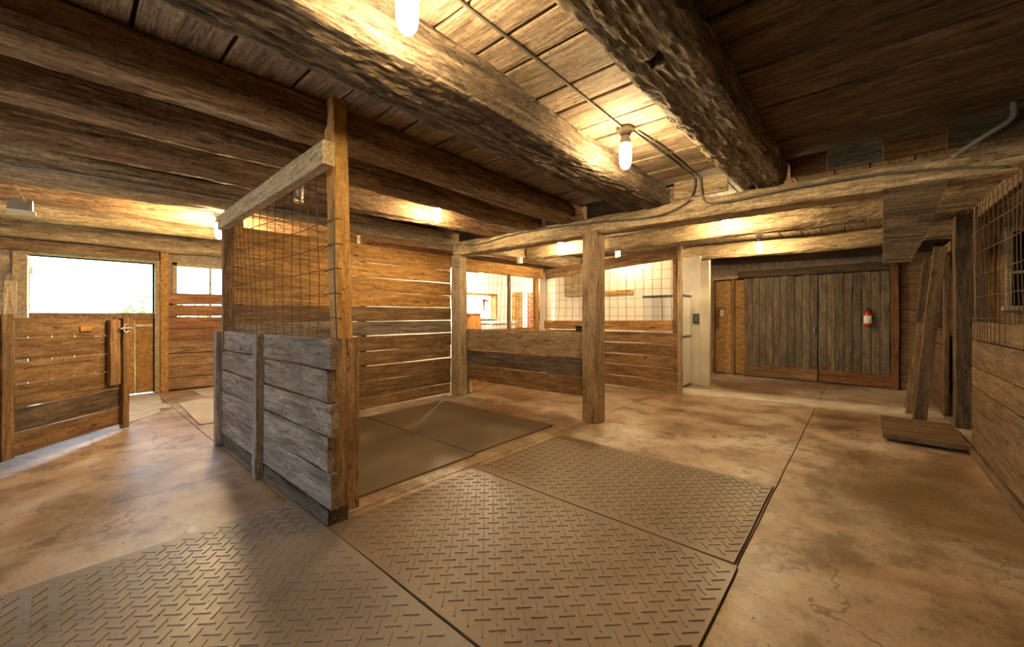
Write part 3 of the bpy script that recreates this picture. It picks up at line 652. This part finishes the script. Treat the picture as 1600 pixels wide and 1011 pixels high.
rp = thing('mesh_panel', (-3.4, 6.45, 0), 'plank and wire mesh panel right behind the centre post', 'partition')
for k in range(5): board('plank', (-4.76, 6.47, .10+k*.192), (-2.17, 6.45, .10+k*.192), (0, 0, 1), .180, .03, 'goldlow', rp, seg=10, wob=.006)
board('bottom_rail', (-4.76, 6.41, 1.06), (-2.25, 6.40, 1.08), (0, 0, 1), .16, .035, 'gold', rp, seg=10)
board('header', (-4.76, 6.45, 2.06), (-2.18, 6.44, 2.235), (0, 0, 1), .19, .045, 'goldlow', rp, seg=10)
board('end_post', (-2.14, 6.45, 0), (-2.14, 6.45, 2.32), (1, 0, 0), .05, .10, 'pale', rp, seg=8)
board('end_stud', (-2.215, 6.48, 0), (-2.215, 6.48, 2.28), (1, 0, 0), .09, .04, 'goldlow', rp, seg=8)
wiregrid('wire_mesh', (-4.74, 6.42, 1.08), (1, 0, 0), (0, 0, 1), 2.50, 1.05, .155, .15, .0032, rp, wob=.012)

# ------------------------------------------------------------------ white wall, cabinet, switch
ww = struct('wall_white', (-3.5, 7.5, 0))
n = 9
for k in range(n):
    x0 = -5.30+k*(3.16/n); box('panel', (x0, 7.52, 0), (x0+3.16/n-.003, 7.56, 2.30), 'white', ww, bev=.002)
tag(board('end_trim', (-2.06, 7.50, 0), (-2.06, 7.50, 2.2), (1, 0, 0), .16, .10, 'white', seg=8), 'white painted end post of the panelled wall beside the tall cabinet', 'post')
bo = thing('wall_board', tuple(aty(897, 461, 7.49)), 'plain plywood board fixed high on the white wall behind the mesh', 'board')
p0, p1 = aty(882, 431, 7.5), aty(912, 462, 7.5)
box('plywood', (p0.x, 7.49, p1.z), (p1.x, 7.515, p0.z), 'pale', bo); box('edge_strip', (p1.x, 7.48, 1.0), (p1.x+.05, 7.515, p0.z), 'honey', bo)
p0, p1 = aty(944, 455, 7.5), aty(989, 461, 7.5)
tag(board('wall_rail', (p0.x, 7.505, (p0.z+p1.z)/2), (p1.x, 7.505, (p0.z+p1.z)/2+.01), (0, 0, 1), .08, .025, 'honey', seg=4), 'short honey wood rail screwed to the white wall behind the mesh', 'rail')
cb = thing('storage_cabinet', (-2.6, 7.25, 0), 'tall white plastic storage cabinet with grey trim', 'cabinet')
cx0, cx1, cy0, cy1, ct = -2.98, -2.27, 7.0, 7.42, 1.60
box('cabinet_body', (cx0+.01, cy0+.02, .03), (cx1-.01, cy1, ct-.03), 'plastic', cb, bev=.012)
box('cabinet_base', (cx0, cy0, 0), (cx1, cy1, .04), 'greytrim', cb, bev=.008)
box('cabinet_top', (cx0-.01, cy0-.01, ct-.035), (cx1+.01, cy1, ct), 'greytrim', cb, bev=.01)
box('shelf_band', (cx0, cy0, .855), (cx1, cy1, .89), 'greytrim', cb, bev=.006)
for (x0, x1) in ((cx0+.02, -2.63), (-2.62, cx1-.02)):
    for (z0, z1) in ((.05, .85), (.895, ct-.04)):
        d = box('cabinet_door', (x0, cy0, z0), (x1, cy0+.03, z1), 'plastic', cb, bev=.01)
        box('recess_panel', (x0+.06, cy0-.004, z0+.06), (x1-.06, cy0+.004, z1-.06), 'plastic', d, bev=.003)
p = aty(1090, 498, 7.48)
sx = thing('switch_box', (p.x, 7.5, p.z), 'square black switch box on the white wall beside the cabinet', 'switch')
box('back_box', (p.x-.075, 7.46, p.z-.085), (p.x+.075, 7.52, p.z+.085), 'black', sx, bev=.01); box('cover', (p.x-.055, 7.45, p.z-.065), (p.x+.055, 7.465, p.z+.065), 'greytrim', sx)

# ------------------------------------------------------------------ back wall: stud bay and sliding barn doors
sb = thing('stud_bay', (-2.1, 9.3, 0), 'chipboard stud bay left of the grey barn doors', 'wall bay')
for k, (p0, p1) in enumerate(((1118, 1145), (1148, 1166))):
    a_, b_ = aty(p0, 500, 9.36), aty(p1, 500, 9.36)
    for (z0, z1) in ((.02, .75), (.755, 1.40), (1.405, 1.98)): box('chipboard', (a_.x, 9.355, z0), (b_.x, 9.385, z1), 'osb', sb)
for px in (1115, 1146, 1166): a_ = aty(px, 500, 9.3); board('stud', (a_.x, 9.31, 0), (a_.x, 9.31, 2.0), (1, 0, 0), .05, .10, 'goldlow', sb, seg=4)
a_, b_ = aty(1113, 437, 9.22), aty(1155, 437, 9.22); board('lintel', (a_.x, 9.27, 2.02), (b_.x, 9.27, 2.03), (0, 0, 1), .06, .12, 'pale', sb, seg=4)
a_ = aty(1122, 520, 9.3); board('handle_bar', (a_.x, 9.29, 1.0), (a_.x, 9.29, 1.42), (1, 0, 0), .045, .03, 'orange', sb, seg=3); box('switch_plate', (a_.x+.03, 9.325, 1.22), (a_.x+.10, 9.352, 1.36), 'plastic', sb)
def barn_door(n, x0, x1, kick, nb):
    d = struct(n, ((x0+x1)/2, 9.25, 0)); wdt = (x1-x0)/nb
    for k in range(nb):
        a0 = x0+k*wdt; board('door_board', (a0+wdt/2, 9.26+random.uniform(-.004, .004), .20), (a0+wdt/2, 9.26, 1.99+random.uniform(-.01, .01)), (1, 0, 0), wdt-.006, .03, 'doorboard', d, seg=6, wob=.003, endj=.006)
    board('kick_board', (x0, 9.235, .13), (x1, 9.235, .13), (0, 0, 1), .22, .03, kick, d, seg=6)
    board('door_rail', (x0, 9.29, 1.7), (x1, 9.29, 1.7), (0, 0, 1), .15, .03, 'dark', d, seg=3)
    return d
barn_door('door_2', -1.76, -.60, 'gatewood', 10)
b2 = barn_door('door_3', -.59, .37, 'orange', 8)
board('door_track', (-1.9, 9.22, 2.07), (.42, 9.22, 2.09), (0, 0, 1), .13, .05, 'dark', b2, seg=8)
tube('door_pull', [(-.63, 9.22, 1.05), (-.645, 9.19, 1.0), (-.645, 9.19, .93), (-.63, 9.22, .88)], .012, 'metal', b2)
tag(board('door_post', (.425, 9.22, 0), (.425, 9.22, 2.28), (1, 0, 0), .10, .10, 'orange', seg=10, wob=.008), 'orange brown post at the right edge of the barn doors', 'post')
box('panel', (.49, 9.30, 0), (1.9, 9.34, 2.28), 'goldlow', wb)
p = aty(1356, 496, 9.15)
fe = thing('fire_extinguisher', (p.x, 9.17, p.z-.15), 'small red fire extinguisher with white label on the barn door', 'extinguisher')
lathe('cylinder', [(.04, 0), (.052, .01), (.055, .025), (.055, .21), (.045, .24), (.02, .26), (.02, .28)], (p.x, 9.16, p.z-.15), 'red', fe)
lathe('paper_label', [(.0562, .045), (.0562, .185)], (p.x, 9.16, p.z-.15), 'label', fe)
box('valve', (p.x-.025, 9.13, p.z+.125), (p.x+.025, 9.19, p.z+.155), 'black', fe); box('handle', (p.x-.015, 9.08, p.z+.15), (p.x+.015, 9.18, p.z+.175), 'black', fe)
box('wall_bracket', (p.x-.03, 9.22, p.z-.05), (p.x+.03, 9.245, p.z+.05), 'metal', fe)
box('panel', (XL, YB-.03, 0), (-5.3, YB-.001, ZC), 'plaster', wb)
# pale kerb across the aisle
kb = tag(mobj('trim_1', *(lambda A: (A, [(0, 1, 2, 3), (4, 7, 6, 5), (0, 4, 5, 1), (1, 5, 6, 2), (2, 6, 7, 3), (3, 7, 4, 0)]))([(-2.15, 6.45, .022), (.75, 6.98, .022), (.75, 7.42, .022), (-2.32, 6.95, .022), (-2.15, 6.43, -.02), (.75, 6.96, -.02), (.75, 7.44, -.02), (-2.32, 6.97, -.02)]), 'curb'), kind='structure')

# ------------------------------------------------------------------ far bright room
oc = thing('wooden_cabinet', (-8.1, 7.6, 0), 'orange wooden cabinet under the far-room window', 'cabinet')
box('cabinet_body', (-8.35, 7.28, 0), (-7.9, 7.68, 1.26), 'cab', oc); box('cabinet_top', (-8.37, 7.25, 1.26), (-7.87, 7.70, 1.295), 'cab', oc)
for (z0, z1) in ((.08, .62), (.66, 1.22)):
    d = box('cabinet_door', (-7.905, 7.31, z0), (-7.885, 7.65, z1), 'cab', oc); lathe('knob', [(.012, 0), (.018, .015), (.012, .03)], (-7.885, 7.36, (z0+z1)/2), 'metal', d, ns=10, axis=(1, 0, 0))
fz = thing('chest_freezer', (-8.0, 8.5, 0), 'white chest freezer under the far-room window', 'freezer')
box('freezer_body', (-8.4, 7.98, .03), (-7.75, 9.0, .98), 'plastic', fz, bev=.02); box('freezer_lid', (-8.41, 7.96, .985), (-7.73, 9.02, 1.07), 'plastic', fz, bev=.02); box('freezer_foot', (-8.35, 8.05, 0), (-7.8, 8.95, .03), 'black', fz)
pd = struct('door_4', (-8.0, 9.36, 0))
a_, b_ = aty(801, 500, 9.36), aty(817, 500, 9.36)
for k in range(3):
    q = (b_.x-a_.x)/3; box('door_board', (a_.x+q*k, 9.33, .02), (a_.x+q*(k+1)-.004, 9.37, 1.95), 'gold', pd)
a_, b_ = aty(817.5, 500, 9.36), aty(823.5, 500, 9.36); box('door_casing', (a_.x, 9.32, 0), (b_.x+.3, 9.39, 2.05), 'plaster', pd)
for nm, (x0, x1) in (('lintel', (-8.4, -7.9)),): pass
br = thing('brick_pillar', (-6.45, 8.35, 0), 'short red brick pillar in the bright far room', 'pillar')
box('mortar_core', (-6.665, 8.215, 0), (-6.195, 8.485, 1.84), 'mortar', br)
bme = None
for r in range(25):
    for k in range(-1, 3):
        x0 = -6.68+k*.165+(r % 2)*.0825; x1 = x0+.155
        x0 = max(x0, -6.68); x1 = min(x1, -6.18)
        if x1-x0 < .05: continue
        z0 = .005+r*.0735
        if bme is None or abs((x1-x0)-.155) > .001:
            o = box('brick', (x0, 8.20, z0), (x1, 8.50, z0+.063), 'brick', br, bev=.006)
            if abs((x1-x0)-.155) < .001: bme = o.data
        else:
            o = bpy.data.objects.new('brick', bme); col.objects.link(o); place(o, Matrix.Translation(((x0+x1)/2, 8.35, z0)), br)
p = aty(841.5, 491, 8.16)
bc = thing('blue_canister', (p.x, 8.14, p.z-.19), 'blue canister with silver cap hanging on the brick pillar', 'canister')
lathe('canister_body', [(.05, 0), (.055, .01), (.055, .22), (.03, .27)], (p.x, 8.14, p.z-.18), 'blue', bc); lathe('cap', [(.03, 0), (.03, .06), (.015, .09)], (p.x, 8.14, p.z+.09), 'metal', bc, ns=12)
tube('hanger', [(p.x, 8.20, p.z+.12), (p.x, 8.15, p.z+.15), (p.x, 8.14, p.z+.12)], .006, 'metal', bc)

# ------------------------------------------------------------------ right-hand stall
rs_ = thing('stall_divider', (.76, 3.0, 0), 'plank stall front with wire mesh above, along the right edge', 'partition')
zz = [.0, .09, .26, .44, .62, .80, 1.035]
for k in range(6): board('plank', (.765, -2.5, (zz[k]+zz[k+1])/2), (.765, 5.36, (zz[k]+zz[k+1])/2), (0, 0, 1), zz[k+1]-zz[k]-.012, .045 if k else .075, 'rightboard', rs_, seg=24, wob=.004)
board('top_rail', (.765, -2.5, 1.115), (.765, 5.36, 1.115), (0, 0, 1), .15, .04, 'rightboard', rs_, seg=16)
board('end_post', (.79, 5.33, 0), (.79, 5.33, 2.2), (0, 1, 0), .07, .07, 'rightboard', rs_, seg=8)
board('header', (.79, -2.5, 2.16), (.79, 5.36, 2.16), (0, 0, 1), .12, .05, 'rightboard', rs_, seg=16)
board('mid_post', (.79, 2.2, 1.1), (.79, 2.2, 2.2), (0, 1, 0), .08, .05, 'rightboard', rs_, seg=6)
wiregrid('wire_mesh', (.735, .4, 1.04), (0, 1, 0), (0, 0, 1), 4.92, 1.12, .105, .18, .0032, rs_, wob=.012)
ew = struct('wall_stall_end', (2.0, 7.2, 0))
for k in range(10):
    x0 = .96+k*.222; board('wall_board', (x0+.11, 7.2, 0), (x0+.11, 7.2, ZC), (1, 0, 0), .212, .03, 'goldlow', ew, seg=4)
w3 = struct('window_3', (1.6, 7.15, 1.6))
for nm, lo, hi in (('window_jamb', (1.24, 7.13, 1.35), (1.29, 7.18, 2.2)), ('window_jamb', (1.95, 7.13, 1.35), (2.0, 7.18, 2.2)), ('window_sill', (1.22, 7.10, 1.30), (2.02, 7.18, 1.35)), ('window_head', (1.24, 7.13, 2.2), (2.0, 7.18, 2.25)), ('muntin', (1.24, 7.14, 1.72), (2.0, 7.18, 1.75))): box(nm, lo, hi, 'pale', w3)
box('pane', (1.29, 7.165, 1.35), (1.95, 7.175, 2.2), 'darkglass', w3, bev=.001)
# post, second stall front behind, leaning boards, ramp
tag(board('aisle_post', (.86, 6.62, 0), (.86, 6.62, 2.35), (1, 0, 0), .15, .15, 'dark', seg=10, wob=.006, cham=.01), 'dark square post between the two right-hand stalls', 'post')
s2 = thing('stall_divider', (.80, 7.8, 0), 'second plank and mesh stall front beyond the dark post', 'partition')
for k in range(5): board('plank', (.80, 7.32, .11+k*.215), (.80, 9.2, .11+k*.215), (0, 0, 1), .205, .04, 'rightboard', s2, seg=5)
board('door_stile', (.80, 7.28, 0), (.80, 7.28, 2.1), (0, 1, 0), .07, .05, 'rightboard', s2); board('header', (.80, 6.75, 2.05), (.80, 9.2, 2.05), (0, 0, 1), .12, .05, 'rightboard', s2)
board('end_stile', (.80, 9.16, 0), (.80, 9.16, 2.1), (0, 1, 0), .07, .05, 'rightboard', s2)
wiregrid('wire_mesh', (.775, 7.30, 1.05), (0, 1, 0), (0, 0, 1), 1.85, .98, .12, .16, .003, s2)
tag(board('leaning_board', (.50, 6.50, 0.0), (.67, 6.50, 2.02), (1, 0, 0), .11, .05, 'rightboard', seg=8), 'long board leaning against the dark post, nearest the ramp', 'board')
tag(board('leaning_board', (.50, 7.42, 0.0), (.67, 7.42, 1.98), (1, 0, 0), .12, .04, 'dark', seg=8), 'taller brown board leaning further back beside the second stall', 'board')
tag(board('leaning_board', (.47, 6.95, 0.0), (.58, 6.95, 1.15), (1, 0, 0), .12, .03, 'goldlow', seg=6), 'short pale board leaning between the two long boards', 'board')
rm = thing('wooden_ramp', (.45, 5.8, 0), 'flat wooden ramp slab on the floor before the dark post', 'ramp')
for k in range(3): board('ramp_board', (.17, 5.38+.32*k+.15, .055), (.735, 5.38+.32*k+.15, .055), (0, 1, 0), .315, .05, 'rightboard', rm, seg=5, endj=.004)
for x_ in (.26, .66): board('ramp_cleat', (x_, 5.42, .0155), (x_, 6.26, .0155), (1, 0, 0), .12, .03, 'dark', rm, seg=3)

# ------------------------------------------------------------------ rubber mats
def matthing(name, x0, x1, y0, y1, label, tread=True, rot=0.0, z=.0, mt='mat'):
    cx_, cy_ = (x0+x1)/2, (y0+y1)/2; t = thing(name, (cx_, cy_, 0), label, 'mat', None)
    hx, hy = (x1-x0)/2, (y1-y0)/2; th = .016
    V = []; F = []; nx, ny = 12, 10; SEED[0] += 1; s = SEED[0]
    for a in range(nx+1):
        for c in range(ny+1):
            X = -hx+2*hx*a/nx; Y = -hy+2*hy*c/ny
            if c in (0, ny): Y += noise.noise((X*1.5+s, Y, 2))*.006
            if a in (0, nx): X += noise.noise((Y*1.5+s, X, 2))*.008
            V.append((X, Y, th+.004*noise.noise((X*1.2+s, Y*1.2, 0))))
    for a in range(nx):
        for c in range(ny): F.append((a*(ny+1)+c, (a+1)*(ny+1)+c, (a+1)*(ny+1)+c+1, a*(ny+1)+c+1))
    rim = [a*(ny+1) for a in range(nx+1)] + [nx*(ny+1)+c for c in range(1, ny+1)] + [a*(ny+1)+ny for a in range(nx-1, -1, -1)] + [c for c in range(ny-1, 0, -1)]
    base = len(V)
    for k in rim: V.append((V[k][0], V[k][1], 0))
    for q in range(len(rim)):
        q2 = (q+1) % len(rim); F.append((rim[q], base+q, base+q2, rim[q2]))
    R = Matrix.Translation((cx_, cy_, z)) @ Matrix.Rotation(rot, 4, 'Z')
    mobj('mat_sheet', V, F, mt, t, R)
    if tread:
        V = []; F = []; P = .115; nmax = int(max(hx, hy)*2/P)+3
        ca, sa = math.cos(PI/4), math.sin(PI/4); bl, bw, bh = .036, .0045, .0038
        for i in range(-nmax, nmax):
            for j in range(-nmax, nmax):
                for (ou, ov, o) in ((0, 0, 0), (.5, .5, 0), (.5, 0, 1), (0, .5, 1)):
                    u, v = (i+ou)*P, (j+ov)*P; X, Y = u*ca-v*sa, u*sa+v*ca
                    if abs(X) > hx-.03 or abs(Y) > hy-.03: continue
                    dx, dy = (ca, sa) if o == 0 else (-sa, ca); px_, py_ = -dy, dx
                    zt = th+.004*noise.noise((X*1.2+s, Y*1.2, 0)); b0 = len(V)
                    for (l, wv, zv) in ((-1, -1, -.003), (1, -1, -.003), (1, 1, -.003), (-1, 1, -.003), (-.88, -.55, bh), (.88, -.55, bh), (.88, .55, bh), (-.88, .55, bh)):
                        V.append((X+dx*bl*l+px_*bw*wv, Y+dy*bl*l+py_*bw*wv, zt+zv))
                    F += [(b0+4, b0+5, b0+6, b0+7), (b0, b0+1, b0+5, b0+4), (b0+1, b0+2, b0+6, b0+5), (b0+2, b0+3, b0+7, b0+6), (b0+3, b0, b0+4, b0+7)]
        o = mobj('tread_bars', V, F, mt, t, R); o['kind'] = 'stuff'
    return t
matthing('rubber_mat', -2.84, -.92, -.25, 1.02, 'treaded rubber mat in the bottom left corner, before the divider', mt='matgrey')
matthing('rubber_mat', -2.33, -.455, 1.03, 2.20, 'treaded rubber mat right of the divider, nearest the camera', rot=0.0)
matthing('rubber_mat', -2.33, -.475, 2.21, 3.40, 'farther treaded rubber mat, before the square centre post')
matthing('stall_mat', -4.55, -2.57, 1.22, 2.43, 'smooth rubber mat in the stall, touching the divider', tread=False, mt='matflat')
matthing('stall_mat', -4.50, -2.60, 2.445, 3.65, 'smooth rubber mat in the stall, farther from the divider', tread=False, mt='matflat')
# thin broken sheets on the floor by the half door
def sheet(pts, label, m, z=.014):
    c = sum((Vector((p[0], p[1], 0)) for p in pts), Vector())/len(pts); n = len(pts)
    V = [(p[0]-c.x, p[1]-c.y, z) for p in pts] + [(p[0]-c.x, p[1]-c.y, 0) for p in pts]
    F = [tuple(range(n)), tuple(reversed(range(n, 2*n)))] + [(k, k+n, (k+1) % n+n, (k+1) % n) for k in range(n)]
    return tag(mobj('floor_sheet', V, F, m, None, Matrix.Translation(c)), label, 'sheet')
sheet([(-6.35, .53), (-6.55, .72), (-6.72, .84), (-6.95, .86), (-6.98, .98), (-7.2, 1.0), (-7.3, .93), (-8.2, 1.02), (-8.4, .1), (-7.2, -.3), (-6.5, .1)], 'thin broken sheet on the floor in front of the half door', 'curb')
sheet([(-5.62, 1.04), (-7.25, 1.10), (-7.3, 2.0), (-5.5, 1.9)], 'thin square cut sheet on the floor behind the divider', 'curb')
sheet([(-7.5, 1.45), (-8.3, 1.42), (-8.35, 2.2), (-7.5, 2.2)], 'small thin sheet on the floor under the plank panel', 'curb', .012)
# litter: crumbs of straw and dirt
V = []; F = []; rnd = random.Random(3)
for k in range(1500):
    if k < 700: X, Y = rnd.gauss(.35, .25), rnd.gauss(4.0, .7)
    else: X, Y = rnd.uniform(-5.5, .6), rnd.uniform(-.5, 6)
    if X > .70 or (-4.8 < X < -2.2 and .9 < Y < 1.3): continue
    zt = .021 if ((-2.33 < X < -.46 and 1.03 < Y < 3.4) or (-2.84 < X < -.92 and -.25 < Y < 1.02) or (-4.5 < X < -2.6 and 1.2 < Y < 3.65)) else .001
    an = rnd.uniform(0, PI); l = rnd.uniform(.002, .009); wv = rnd.uniform(.001, .004); h = rnd.uniform(.001, .004); dx, dy = math.cos(an), math.sin(an); b0 = len(V)
    V += [(X-dx*l, Y-dy*l, zt), (X+dy*wv, Y-dx*wv, zt), (X+dx*l, Y+dy*l, zt), (X-dy*wv, Y+dx*wv, zt), (X, Y, zt+h)]
    F += [(b0, b0+1, b0+4), (b0+1, b0+2, b0+4), (b0+2, b0+3, b0+4), (b0+3, b0, b0+4)]
tag(mobj('floor_litter', V, F, 'straw', floor), kind='stuff')

# ------------------------------------------------------------------ lamps
def lamp(x, y, ztop, label, lit=True, drop=0.0, bm='bulb'):
    t = thing('ceiling_lamp', (x, y, ztop), label, 'lamp', 'bare bulb lamps on the ceiling timbers')
    if drop:
        tube('stem', [(x, y, ztop), (x, y, ztop-drop/2), (x, y, ztop-drop-.002)], .012, 'ceramic', t); ztop -= drop
    lathe('canopy', [(.055, 0), (.06, -.008), (.058, -.022), (.042, -.034), (.036, -.05)], (x, y, ztop), 'ceramic', t)
    lathe('socket', [(.024, -.05), (.028, -.06), (.036, -.085), (.041, -.115)], (x, y, ztop), 'ceramic' if lit else 'metal', t)
    prof = [(.040, -.115), (.043, -.15), (.043, -.20), (.041, -.24), (.035, -.268), (.022, -.288), (.006, -.296)]
    if lit: lathe('glowing_globe', prof, (x, y, ztop), bm, t, ns=16)
    else:
        lathe('glass_jar', prof, (x, y, ztop), 'glass', t, ns=20)
        lathe('bulb', [(.012, -.10), (.014, -.13), (.026, -.17), (.026, -.19), (.012, -.215), (.002, -.22)], (x, y, ztop), 'plastic', t, ns=14)
    return t
lamp(-1.28, .86, ZC, 'glowing bulb lamp at the top edge, nearest the camera')
lamp(-1.28, 2.70, ZC, 'glowing bulb lamp on the ceiling boards between the two big rough beams')
lamp(-3.66, 2.86, ZC, 'glowing bulb lamp under the joists above the stall')
lamp(-5.62, 1.22, ZC, 'glowing bulb lamp at the left, beside the small window', drop=.17, bm='bulb_strong')
lamp(-7.2, 7.0, ZC, 'glowing bulb lamp in the far room behind the mesh panel', drop=.08, bm='bulb_flood')
lamp(-3.85, 5.62, ZC, 'glowing bulb lamp left of the centre post, behind the cross beam')
lamp(-3.50, 7.05, ZC, 'glowing bulb lamp just right of the centre post, above the mesh panel')
lamp(-1.28, 5.54, ZC, 'glowing bulb lamp on the rear ceiling, near the end of the mesh panel')
lamp(-1.23, 7.46, ZC, 'glowing bulb lamp on the rear ceiling nearest the barn doors', drop=.06)
lamp(-3.62, 1.345, ZC, 'unlit clear glass jar lamp behind the divider header', lit=False, drop=.11)

# ------------------------------------------------------------------ cables and conduit
def wire(name, pts, r, mat, label): return tag(tube(name, pts, r, mat), label, 'cable')
wire('ceiling_cable', [(-1.295, YF+.1, ZC-.008), (-1.29, .8, ZC-.008), (-1.275, 1.7, ZC-.012), (-1.285, 2.64, ZC-.01)], .008, 'cable', 'grey cable on the ceiling boards between the two hanging lamps')
wire('ceiling_cable', [(-1.25, 2.76, ZC-.01), (-1.23, 3.2, ZC-.014), (-1.22, 3.7, ZC-.01), (-1.21, 4.03, ZC-.02), (-1.22, 4.06, ZC-.14), (-1.30, 4.045, 2.34), (-1.6, 4.04, 2.27), (-2.2, 4.03, 2.30), (-3.0, 4.03, 2.34), (-3.6, 4.03, 2.33), (-4.2, 4.03, 2.28), (-4.5, 4.02, 2.31)], .008, 'cable', 'cable dropping from the lamp and running left along the cross beam')
wire('ceiling_cable', [(-1.22, 2.78, ZC-.01), (-1.19, 3.2, ZC-.012), (-1.18, 3.75, ZC-.01), (-1.16, 4.03, ZC-.03), (-1.15, 4.055, ZC-.15), (-1.10, 4.045, 2.32), (-.9, 4.035, 2.295), (-.4, 4.035, 2.31), (.1, 4.035, 2.30), (.5, 4.035, 2.25), (.72, 4.03, 2.20)], .008, 'cable', 'cable dropping from the lamp and running right along the cross beam')
cz = lambda y: 2.39+.01*math.sin(y*2.3)
tag(tube('conduit', [(-4.845, -3.0, 2.40), (-4.845, -.6, 2.40), (-4.845, -.2, 2.385), (-4.845, .1, 2.41), (-4.845, 1.5, 2.42), (-4.845, 3.0, 2.40), (-4.86, 3.5, 2.38), (-4.85, 3.75, 2.32), (-4.84, 4.05, 2.25), (-4.84, 5.0, 2.27)], .012, 'conduit'), 'grey conduit along the girder above the plank stall wall', 'conduit')
tag(tube('conduit', [aty(1488, 246, 4.0), aty(1540, 212, 4.0), aty(1575, 190, 4.0), aty(1584, 175, 4.0), aty(1582, 150, 4.0)], .016, 'conduit'), 'bent grey conduit climbing to the ceiling in the upper right', 'conduit')
for (lo, hi, lab) in (((-4.875, 5.68, 2.22), (-4.79, 5.76, 2.33), 'small white junction box on the girder behind the cross beam'), ((-4.02, 4.30, 2.19), (-3.90, 4.36, 2.25), 'small white junction box tucked under the cross beam')):
    t = thing('junction_box', ((lo[0]+hi[0])/2, (lo[1]+hi[1])/2, lo[2]), lab, 'box'); box('box_body', lo, hi, 'plastic', t, bev=.006); box('box_cover', (lo[0]+.01, lo[1]-.006, lo[2]+.01), (hi[0]-.01, lo[1]+.002, hi[2]-.01), 'plastic', t, bev=.002)
# old metal fixture hung from a strap at the upper left
fx = thing('heat_lamp_box', (-5.45, -.22, 2.1), 'green-grey metal box hung on a pale strap at the upper left', 'lamp')
box('metal_box', (-5.50, -.30, 2.14), (-5.36, -.155, 2.235), 'metal', fx, bev=.006); box('bottom_flange', (-5.52, -.31, 2.125), (-5.34, -.14, 2.142), 'white', fx, bev=.004)
board('strap', (-5.42, -.19, 2.18), (-5.22, -.245, 2.31), (0, 1, 0), .022, .008, 'pale', fx, seg=3)
